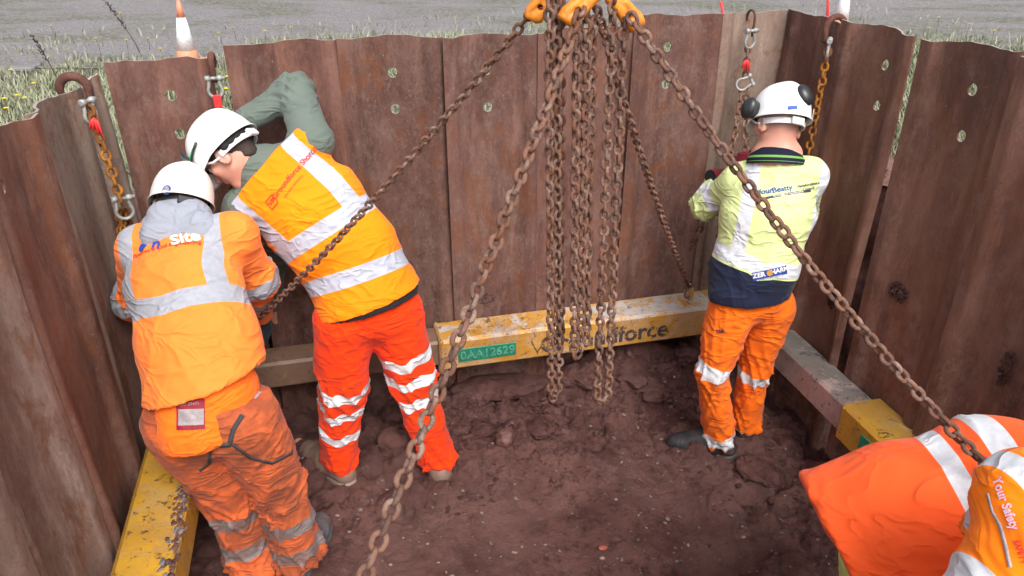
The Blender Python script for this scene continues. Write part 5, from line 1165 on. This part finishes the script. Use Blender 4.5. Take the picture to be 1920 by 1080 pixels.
tr1 = trousers(f1, mT1, P(388, 735, 2.03), (.128, .098, .088, .092), (.190, .155, .185, .15), fT1, .013, 41, cuffcut=.02)
mU1 = cloth('bright orange undershirt tail', (1.0, .17, .012), dirt=.1); tail = top(f1, 'shirt_tail', mU1, [(P(385, 795, 1.99), f1.hp, .150, .165), (P(385, 735, 2.03), f1.hp, .175, .150)], [(P(380, 725, 2.06), P(392, 735, 2.05), .1, .1)], None, None, hem=(P(380, 812, 1.99), D(.18, -1, .30)), amp=.008, seed=44)
boots(f1, M['boot_grey']); mG1 = cloth('dark blue grey glove', (.025, .035, .05), (.02, .02, .022)); glove(f1, 'L', mG1); glove(f1, 'R', mG1); hair(f1, M['hair'])
hh1, q1 = helmet(f1, M['shell_old'], lift=.030, sc=1.0, peak=.05, harness='black'); tb = bvh([o for o in hh1.children if o.name.startswith('shell')][0])
disc('sticker', (312, 356), .017, tb, M['blue'], hh1, .001); disc('sticker', (312, 356), .013, tb, M['label'], hh1, .0018)
t1 = bvh(tr1); wribbon('strap', [(350, 828), (385, 834), (430, 834), (438, 805), (455, 778)], .015, t1, M['webbing'], tr1); wribbon('strap', [(436, 832), (470, 858), (510, 868), (545, 850), (557, 820), (548, 775)], .010, t1, M['webbing'], tr1); wribbon('strap', [(396, 838), (392, 868), (374, 882)], .010, t1, M['webbing'], tr1)
wpatch('reflective_tab', (480, 742), (488, 733), .045, .018, t1, M['label'], tr1, .004)
tl_ = bvh(tail); wpatch('maroon_label', (357, 777), (380, 776), .085, .095, tl_, M['maroon'], tail, .004); wpatch('label_print', (358, 782), (380, 781), .076, .050, tl_, M['label'], tail, .006); wtext('lettering', 'ISO 20471', .014, (356, 757), (370, 756), tl_, M['label'], tail, 0, .006)
t1s = bvh(sw1); O = M['blue']; disc('globe_logo', (268, 464), .015, t1s, O, sw1, .003); wtext('lettering', 'n', .062, (294, 458), (305, 456), t1s, O, sw1, .002, .004); wtext('lettering', 'Site', .062, (347, 446), (360, 444), t1s, M['white_print'], sw1, .002, .004); wtext('lettering', 'Pipelines & Civil Engineering', .020, (306, 463), (320, 459.5), t1s, M['red_print'], sw1, .0002, .004)
# ------------------------------------------------------------------ person: orange vest, lime trousers, bending at the right beam
rr4 = D(.12, -.80, -.55); cb = PD(1925, 945, 1.90); pb = PD(1710, 1092, 1.93)
f4 = Fig('person bending right in a red orange vest with two white bands and lime trousers',
    pel=pb, wai=PD(1690, 985, 1.94), che=PD(1860, 935, 1.89), nkb=PD(2010, 905, 1.87), head=PD(2105, 925, 1.87), F=D(.5, -.6, .6), U=D(.85, .25, .1),
    shL=cb-rr4*.17, shR=cb+rr4*.17, elL=cb-rr4*.16+Vector((.16, .12, -.24)), elR=cb+rr4*.10+Vector((.16, .20, -.22)), wrL=cb-rr4*.1+Vector((.22, .28, -.42)), wrR=cb+rr4*.02+Vector((.26, .33, -.45)),
    hipL=pb+Vector((-.02, .10, -.02)), hipR=pb+Vector((.02, -.09, -.02)), knL=Vector((1.08, 1.48, .47)), knR=Vector((1.06, 1.24, .47)), anL=Vector((.94, 1.48, .11)), anR=Vector((.94, 1.22, .11)), toeL=Vector((1.10, 1.52, .04)), toeR=Vector((1.10, 1.26, .04)),
    handL=(Vector((.4, .4, -.8)), Vector((-.6, 0, -.5)), Vector((0, -.8, 0)), .8), handR=(Vector((.4, .4, -.8)), Vector((-.6, 0, -.5)), Vector((0, .8, 0)), .8), h=.009)
build_body(f4)
L4 = [PD(1572, 1030, 1.97), PD(1700, 982, 1.93), PD(1870, 935, 1.89), PD(1990, 908, 1.87)]
mV4 = cloth('red orange safety vest', (1.0, .115, .022), band=(.66, .67, .70), dirt=.12, dirtc=(.45, .05, .02)); q1_, q2_ = lp(L4, (1836, 948)), lp(L4, (1925, 925))
f4.hp = (f4.hp*0+rr4).normalized()
def fV4(V, L, lat, back, arm): return {'band': np.maximum(bd(L+.02*lat, q1_, .048), bd(L+.02*lat, q2_, .048))}
v4 = top(f4, 'safety_vest', mV4, [(L4[0]+(L4[0]-L4[1])*.3, rr4, .215, .180), (L4[1], rr4, .205, .172), (L4[2], rr4, .200, .165), (L4[3], rr4, .155, .12)], [(f4.shL*.8+f4.shR*.2, f4.shR, .065, .065)], {'L': [(f4.shL*.9+f4.shR*.1, .070), (f4.elL, .07), (f4.wrL, .05)], 'R': [(f4.shR, .085), (f4.elR, .07), (f4.wrR, .05)]}, fV4, hem=(L4[0], L4[0]-L4[1]), amp=.015, seed=51, fr=8)
mT4 = cloth('lime trousers', (.50, .66, .20), dirt=.2); f4.hp = (f4.hipR-f4.hipL).normalized()
trousers(f4, mT4, PD(1740, 1030, 1.92), (.118, .090, .08, .075), (.155, .13, .155, .13), None, .008, 52); boots(f4, M['boot_black'], {'L': .015, 'R': .015}); hair(f4, M['hair']); helmet(f4, M['shell'])
# ------------------------------------------------------------------ person: orange jacket nearest the camera
rr5 = D(.80, -.56, -.14); cb = PD(2078, 1033, 1.36); pb = PD(1813, 1468, 1.31)
f5 = Fig('person nearest the camera in bright orange jacket with lettering, cut by the bottom right corner',
    pel=pb, wai=PD(1908, 1298, 1.30), che=PD(2028, 1113, 1.33), nkb=PD(2123, 963, 1.38), head=PD(2198, 878, 1.46), F=D(.3, -.3, .9), U=D(.55, .8, .2),
    shL=cb-rr5*.165, shR=cb+rr5*.165, elL=PD(1888, 1013, 1.53), elR=cb+rr5*.15+IF*.22-IU*.05, wrL=PD(1943, 1038, 1.66), wrR=cb+rr5*.05+IF*.4, hipL=pb-rr5*.09-IU*.02, hipR=pb+rr5*.09-IU*.02,
    knL=Vector((.70, .98, .48)), knR=Vector((.92, .80, .48)), anL=Vector((.66, .86, .11)), anR=Vector((.90, .66, .11)), toeL=Vector((.72, 1.02, .04)), toeR=Vector((.98, .82, .04)),
    handL=(D(.5, 0, .8), D(.5, -.6, 0), D(0, .8, 0), .8), handR=(D(0, 0, 1), D(-.6, -.6, 0), D(0, .8, 0), .8), h=.009)
build_body(f5)
L5 = [PD(1838, 1428, 1.31), PD(1918, 1288, 1.30), PD(2028, 1113, 1.33), PD(2088, 1013, 1.36)]; Bq = lp(L5, (1965, 1150))
mV5 = cloth('bright orange safety jacket', (1.0, .205, .003), (.02, .08, .30), (.56, .57, .60), .03)
def fV5(V, L, lat, back, arm):
    band = np.maximum.reduce([bd(L+.6*lat, Bq+.02, .050), bd(L+.6*lat, Bq-.15, .050), np.minimum(bd(np.abs(lat), .168, .05), L-Bq-.16)])
    for s in 'LR': band = np.where(arm[s] > .07, bd(arm[s], .12, .05), band)
    return {'band': band}
v5 = top(f5, 'jacket', mV5, [(L5[0], rr5, .195, .15), (L5[1], rr5, .192, .145), (L5[2], rr5, .190, .14), (L5[3], rr5, .145, .11)], [(f5.shL, f5.shR, .078, .078)], {'L': [(f5.shL, .082), (f5.elL, .070), (f5.wrL, .05)], 'R': [(f5.shR, .085), (f5.elR, .07), (f5.wrR, .05)]}, fV5, hem=(L5[0]-(L5[1]-L5[0]).normalized()*.08, L5[0]-L5[1]), amp=.009, seed=61, fr=6)
f5.hp = (f5.hipR-f5.hipL).normalized(); trousers(f5, M.setdefault('t5', cloth('orange trousers', (.9, .15, .02), dirt=.2)), PD(1868, 1398, 1.31), (.112, .088, .08, .075), (.165, .13, .165, .13), None, .008, 62); boots(f5, M['boot_black'], {'L': .015, 'R': .015}); hair(f5, M['hair']); helmet(f5, M['shell'])
t5 = bvh(v5); lil = plain('lilac print', (.62, .42, .52), .6, .2, 0, .3, 300); wtext('lettering', 'Your Safety', .020, (1885, 946), (1891, 962), t5, lil, v5, .0006, .003)
wribbon('printed_line', [(1853, 926), (1862, 960), (1876, 985), (1884, 1015), (1895, 1065)], .006, t5, M['label'], v5, .003, .001); wtext('lettering', 'SAFETY', .012, (1913, 1035), (1917, 1047), t5, M['red_print'], v5, .0004, .003)
wpatch('sleeve_badge', (1790, 1074), (1796, 1078), .03, .03, t5, M['blue'], v5, .003)
